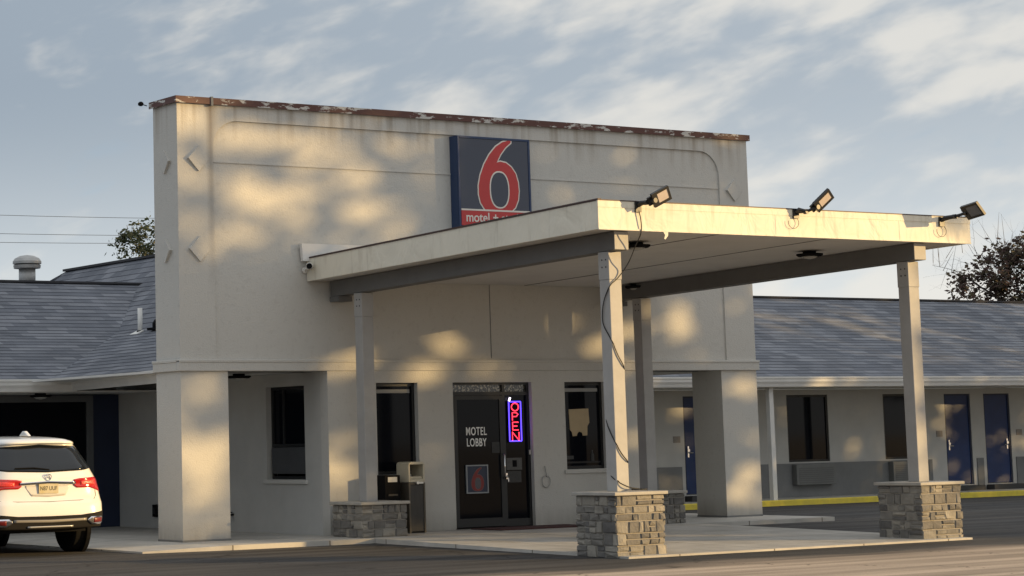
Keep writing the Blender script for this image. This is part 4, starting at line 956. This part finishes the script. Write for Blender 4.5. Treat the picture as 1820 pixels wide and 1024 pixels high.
rear_patch('bumper_valance', [(-.93, .62), (-.5, .575), (0, .57), (.5, .575), (.93, .62)], [(-.93, .395), (0, .38), (.93, .395)], mat('valance_plastic', (.016, .015, .014), .8, spec=.12), off=.014, nx=44, nz=8, th=.03)
rear_patch('skid_trim', [(-.58, .53), (0, .52), (.58, .53)], [(-.62, .49), (0, .475), (.62, .49)], mat('satin_trim', (.20, .19, .175), .45, metal=.5), off=.030, nx=24, nz=3, th=.02)
rear_patch('skid_plate', [(-.36, .43), (.36, .43)], [(-.33, .405), (.33, .405)], mat('satin_silver', (.5, .49, .46), .35, metal=.7), off=.034, nx=16, nz=2, th=.02)
for s in (1, -1):
    z0_ = .435
    top = [(.60, .50), (.66, .545), (.88, .545)]; bot = [(.60, .49), (.68, .43), (.84, .43), (.88, .45)]
    if s < 0: top = [(-x, z) for x, z in reversed(top)]; bot = [(-x, z) for x, z in reversed(bot)]
    e = rear_patch('exhaust_trim', top, bot, CHROME, off=.036, nx=14, nz=4, th=.02)
    t2 = [(.70, .525), (.86, .525)]; b2 = [(.70, .455), (.86, .462)]
    if s < 0: t2 = [(-x, z) for x, z in reversed(t2)]; b2 = [(-x, z) for x, z in reversed(b2)]
    rear_patch('fog_reflector', t2, b2, mat('reflector_dark_red', (.14, .012, .01), .3), off=.040, parent=e, nx=8, nz=3, th=.004)
q = MB(); q.prism([(.78, 1.725), (.92, 1.80), (.98, 1.80), (1.10, 1.73)], -.03, .03, 'x'); q.v = [(ox + x - .0, oy + y - .1, oz + z) for x, y, z in q.v]; q.build('roof_antenna', PAINT, CAR, bevel=.012)
# sides: glass, arches, wheels
def side_patch(name, s, pts_top, pts_bot, m, off=.006, nx=30, nz=6):
    q = MB(); ya, yb = pts_top[0][0], pts_top[-1][0]; V = []
    for k in range(nx + 1):
        y = ya + (yb - ya) * k / nx; zt_ = lerp_tab(pts_top, y); zb_ = lerp_tab(pts_bot, y)
        for j in range(nz + 1):
            z = zb_ + (zt_ - zb_) * j / nz; w = lerp_tab(WT, z) * (1 - .03 * max(0, (y - .5) / 4) ** 3); V.append((s * (w + off), y, z))
    V2 = [(x - s * .015, y, z) for x, y, z in V]; N = len(V); c = nz + 1; F = []
    for k in range(nx):
        for j in range(nz):
            a = k * c + j; F += [(a, a + c, a + c + 1, a + 1), (N + a, N + a + 1, N + a + c + 1, N + a + c)]
    for k in range(nx):
        a = k * c; F.append((a, N + a, N + a + c, a + c)); a = k * c + nz; F.append((a, a + c, N + a + c, N + a))
    for j in range(nz): F.append((j, j + 1, N + j + 1, N + j)); a = nx * c + j; F.append((a, N + a, N + a + 1, a + 1))
    q.add([(ox + x, oy + y, oz + z) for x, y, z in V], []) if False else q.add([(ox + x, oy + y, oz + z) for x, y, z in V + V2], F)
    return q.build(name, m, CAR, smooth=True)
for s in (1, -1):
    side_patch('side_window', s, [(.72, 1.36), (.95, 1.52), (1.4, 1.575), (2.4, 1.58), (2.75, 1.50), (3.35, 1.20)], [(.72, 1.26), (1.2, 1.20), (3.35, 1.15)], TAR)
    for yc_ in (1.06, 3.88):
        q = MB(); r0 = .43; w = .962
        q.lathe([(r0, -.05), (r0, .012), (r0 - .03, .016)], (ox + s * w, oy + yc_, oz + .37), 30, 'x') if s > 0 else q.lathe([(r0, .05), (r0, -.012), (r0 - .03, -.016)], (ox + s * w, oy + yc_, oz + .37), 30, 'x')
        q.build('wheel_arch', BLACK, CAR)
        wc = s * .865
        q = MB(); prof_ = [(.25, -.125), (.34, -.125), (.368, -.10), (.374, -.05), (.374, .05), (.368, .10), (.34, .125), (.25, .125)]
        q.lathe(prof_, (ox + wc, oy + yc_, oz + .374), 40, 'x'); wh = q.build('wheel', RUB, CAR, smooth=False)
        q = MB(); q.lathe([(.05, 0), (.08, .01)], (ox + wc + s * .125, oy + yc_, oz + .374), 16, 'x')
        for k in range(5):
            a = 2 * math.pi * k / 5; q.tube([(ox + wc + s * .13, oy + yc_ + .05 * math.cos(a), oz + .374 + .05 * math.sin(a)), (ox + wc + s * .128, oy + yc_ + .24 * math.cos(a), oz + .374 + .24 * math.sin(a))], [.03, .02], 6)
        q.build('rim', STEEL, wh)
    q = MB(); q.box(ox + s * .99, ox + s * 1.13, oy + 3.0, oy + 3.12, oz + 1.14, oz + 1.28) if s > 0 else q.box(ox - 1.13, ox - .99, oy + 3.0, oy + 3.12, oz + 1.14, oz + 1.28); q.build('side_mirror', PAINT, CAR, bevel=.03)
bx('underbody', BLACK, CAR, ox - .70, ox + .70, oy + .28, oy + 4.6, oz + .33, oz + .41)

# ------------------------------------------------------------------ trees
BARK = mat('bark', (.10, .085, .07), .95, bump=.9, bscale=20, var=.3)
def leaf_mat(name, ca, cb, cc):
    m = bpy.data.materials.new(name); m.use_nodes = True; t, b = nodes_of(m); L = t.links.new
    g = t.nodes.new('ShaderNodeNewGeometry'); x = t.nodes.new('ShaderNodeValToRGB'); L(g.outputs['Random Per Island'], x.inputs[0])
    e = x.color_ramp.elements; e[0].color = (*ca, 1); e[1].color = (*cb, 1); k = e.new(.5); k.color = (*cc, 1)
    L(x.outputs[0], b.inputs['Base Color']); b.inputs['Roughness'].default_value = .8; b.inputs['Specular IOR Level'].default_value = .2
    return m
LG = leaf_mat('olive_foliage', (.035, .045, .02), (.11, .095, .04), (.06, .07, .028))
LR = leaf_mat('russet_foliage', (.05, .025, .022), (.10, .085, .045), (.075, .05, .035))
LO = leaf_mat('autumn_foliage', (.05, .06, .025), (.13, .08, .03), (.08, .075, .03))
def tree(name, x, y, h, cr, lab, seed, lm, leafs, leaf=.10, base=.25, nclump=160, clump=.35, group=None, levels=4, dens_fn=None, cz=None, sq=1.0, twigs=0, leaf_fn=None):
    rnd = random.Random(seed); t = thing(name, (x, y, GZ), lab, 'tree', group)
    q = MB(); tips = []
    def branch(p, d, L_, r, lv):
        n = 4; pts = [p]; rr = [r]
        for i in range(n):
            d = (d + Vector((rnd.uniform(-1, 1), rnd.uniform(-1, 1), rnd.uniform(-.4, .8))) * .16).normalized()
            p = p + d * L_ / n; pts.append(p); rr.append(r * (1 - .55 * (i + 1) / n))
            if lv > 1: tips.append(p)
        q.tube(pts, rr, 8 if lv < 2 else 5, caps=False)
        if lv >= levels: return
        for k in range(rnd.choice((3, 4)) if lv else 7):
            i = rnd.randint(1 if lv else 2, n); a = rnd.uniform(0, 6.28); tilt = rnd.uniform(.5, 1.1)
            o_ = d.orthogonal().normalized(); o_.rotate(Matrix.Rotation(a, 3, d).to_quaternion())
            nd = (d * math.cos(tilt) + o_ * math.sin(tilt)).normalized()
            branch(pts[i], nd, L_ * rnd.uniform(.5, .72) * (cr / h * 2.0 if lv == 0 else 1), rr[i] * .6, lv + 1)
    branch(Vector((x, y, GZ)), Vector((0, 0, 1)), h * .62, h * .022, 0)
    q.build('trunk', BARK, t)
    ctr = Vector((x, y, cz if cz else GZ + h * (base + (1 - base) / 2))); hh = h * (1 - base) / 2
    # clumps in the crown, rooted near branch tips and through the volume
    V = []; F = []; cl = []
    tries = 0
    while len(cl) < nclump and tries < nclump * 30:
        tries += 1
        if tips and rnd.random() < (.15 if leaf_fn else .55): c = rnd.choice(tips) + Vector((rnd.gauss(0, .5), rnd.gauss(0, .5), rnd.gauss(0, .4)))
        else:
            u = Vector((rnd.gauss(0, 1), rnd.gauss(0, 1), rnd.gauss(0, 1))).normalized() * rnd.random() ** .45 if not leaf_fn else Vector((rnd.uniform(-1, 1), rnd.uniform(-1, 1), rnd.uniform(-1, 1)))
            c = ctr + Vector((u.x * cr, u.y * cr, u.z * hh * sq))
        e = Vector(((c.x - ctr.x) / cr, (c.y - ctr.y) / cr, (c.z - ctr.z) / hh))
        if (abs(e.x) ** 3 + abs(e.y) ** 3 + abs(e.z) ** 3 if leaf_fn else e.length) > 1.08: continue
        if dens_fn and not dens_fn(c, rnd): continue
        cl.append(c)
    for c in cl:
        s_ = clump * rnd.uniform(.6, 1.4)
        for _ in range(leafs):
            p = c + Vector((rnd.gauss(0, s_), rnd.gauss(0, s_), rnd.gauss(0, s_ * .7)))
            if leaf_fn and not leaf_fn(p): continue
            a = Vector((rnd.uniform(-1, 1), rnd.uniform(-1, 1), rnd.uniform(-1, 1))).normalized(); b = a.orthogonal().normalized(); w = leaf * rnd.uniform(.6, 1.3)
            o_ = len(V); V += [tuple(p - a * w), tuple(p + b * w * .6), tuple(p + a * w), tuple(p - b * w * .6)]; F.append((o_, o_ + 1, o_ + 2, o_ + 3))
    me = MB(); me.v = V; me.f = F; me.build('crown', lm, t, fix=False)
    if twigs:
        q = MB()
        for _ in range(twigs):
            p = rnd.choice(tips); d = Vector((rnd.uniform(-.5, .5), rnd.uniform(-.5, .5), 1)).normalized(); q.tube([p, p + d * .5, p + d * rnd.uniform(.9, 1.6)], [.012, .009, .003], 4)
        q.build('twigs', BARK, t)
    return t
tree('pine_tree', 20.1, 35.5, 9.5, 3.5, 'olive green evergreen crown showing between the shingle roof and the left side of the parapet', 8, LG, 50, leaf=.085, base=.25, nclump=560, clump=.17, twigs=30)
tree('oak_tree', 62.6, 35.5, 9.6, 4.6, 'russet leafed tree with bare top twigs behind the right wing roof', 12, LR, 24, leaf=.12, base=.2, nclump=720, clump=.19, twigs=60)

# the row of tall trees across the road that breaks up the low sun: gaps cut in the foliage to shape the sun patches on the facade, (offset along the row, height, radius)
GAPS = [(0.16, 6.49, 0.42), (0.2, 5.51, 0.22), (0.17, 4.94, 0.2), (0.68, 6.22, 0.36), (0.86, 6.12, 0.3), (1.24, 6.06, 0.34), (1.53, 5.87, 0.26), (0.82, 5.3, 0.34), (1.01, 5.15, 0.26), (1.33, 5.2, 0.36), (1.59, 5.22, 0.24), (0.94, 5.0, 0.2), (0.58, 4.7, 0.34), (0.38, 4.42, 0.25), (2.05, 5.31, 0.34), (2.14, 4.86, 0.36), (1.9, 4.82, 0.2), (1.39, 4.83, 0.22), (2.64, 4.59, 0.26), (2.86, 5.46, 0.18), (2.37, 4.39, 0.22), (2.92, 4.98, 0.18), (4.57, 4.84, 0.22), (5.03, 5.24, 0.2), (5.5, 5.38, 0.26), (5.45, 4.89, 0.24), (4.27, 4.73, 0.2), (6.38, 5.61, 0.2), (6.87, 5.66, 0.3), (3.87, 6.17, 0.15), (6.98, 4.16, 0.2), (0.22, 1.1, 0.5), (0.16, 1.37, 0.4), (0.37, 1.41, 0.4), (0.27, 0.74, 0.36), (0.09, 0.52, 0.25), (0.29, 2.3, 0.18), (1.71, 0.78, 0.42), (1.67, 0.43, 0.35), (1.71, 1.14, 0.3), (1.74, 2.34, 0.28), (1.99, 2.43, 0.2), (2.79, 2.01, 0.3), (2.52, 2.11, 0.2), (3.01, 2.63, 0.26), (3.21, 2.4, 0.26), (3.42, 2.08, 0.2), (4.32, 2.64, 0.28), (4.55, 2.65, 0.3), (4.21, 2.52, 0.18), (3.63, 1.96, 0.2), (3.76, 1.65, 0.15), (4.27, 0.51, 0.26), (4.22, -0.05, 0.2), (2.9, 0.79, 0.25), (2.82, 0.26, 0.18), (4.99, 2.19, 0.3), (5.4, 2.32, 0.3), (5.35, 1.74, 0.25), (5.39, 0.47, 0.22), (6.03, 2.42, 0.26), (6.22, 2.18, 0.28), (6.15, 2.6, 0.2), (6.88, 2.54, 0.22), (6.95, 1.05, 0.26), (6.85, 0.47, 0.15), (6.94, -0.45, 0.28), (6.8, -0.82, 0.28), (7.08, -0.94, 0.2), (7.08, 0.12, 0.18), (6.33, 1.77, 0.15)]
_r = random.Random(77)
GAPS += [(_r.uniform(8, 34), _r.uniform(.6, 3.5), _r.uniform(.14, .34)) for _ in range(110)]
GAPS += [(_r.uniform(8, 34), _r.uniform(-1.5, .6), _r.uniform(.10, .2)) for _ in range(35)]
GAPS += [(_r.uniform(-.3, 8), _r.uniform(-1, 7), _r.uniform(.06, .16)) for _ in range(150)]
TE = math.tan(R(SUN_EL))
def leaf_ok(p):
    H = p.dot(HV); v = p.z - p.dot(SH) * TE
    if H < -.42: return False
    for gh, gv, gr in GAPS:
        gr = gr * (.72 if gv > 3.8 else .85)
        d = (H - gh) ** 2 + ((v - gv) * 1.25) ** 2
        if d < (gr * (1 + .25 * math.sin(9 * math.atan2(v - gv, H - gh) * .5 + gh * 20))) ** 2: return False
    return True
labs = ['first tall autumn tree across the road on the sun side', 'second tall autumn tree across the road on the sun side', 'third tall autumn tree across the road on the sun side', 'fourth tall autumn tree across the road on the sun side', 'fifth tall autumn tree across the road on the sun side']
for i, (H, r, h, n, dist) in enumerate(((3.6, 4.1, 17.0, 720, 48), (9.8, 4.8, 17, 560, 50), (17, 5.0, 14, 460, 52), (24.5, 5.0, 14, 420, 50), (32, 5.0, 15, 420, 53))):
    c = SH * dist + HV * H
    tree('street_tree', c.x, c.y, h, r, labs[i], 40 + i, LO, 26, leaf=.19, base=.2, nclump=n, clump=.40, group='tall trees across the road', levels=3, leaf_fn=leaf_ok)
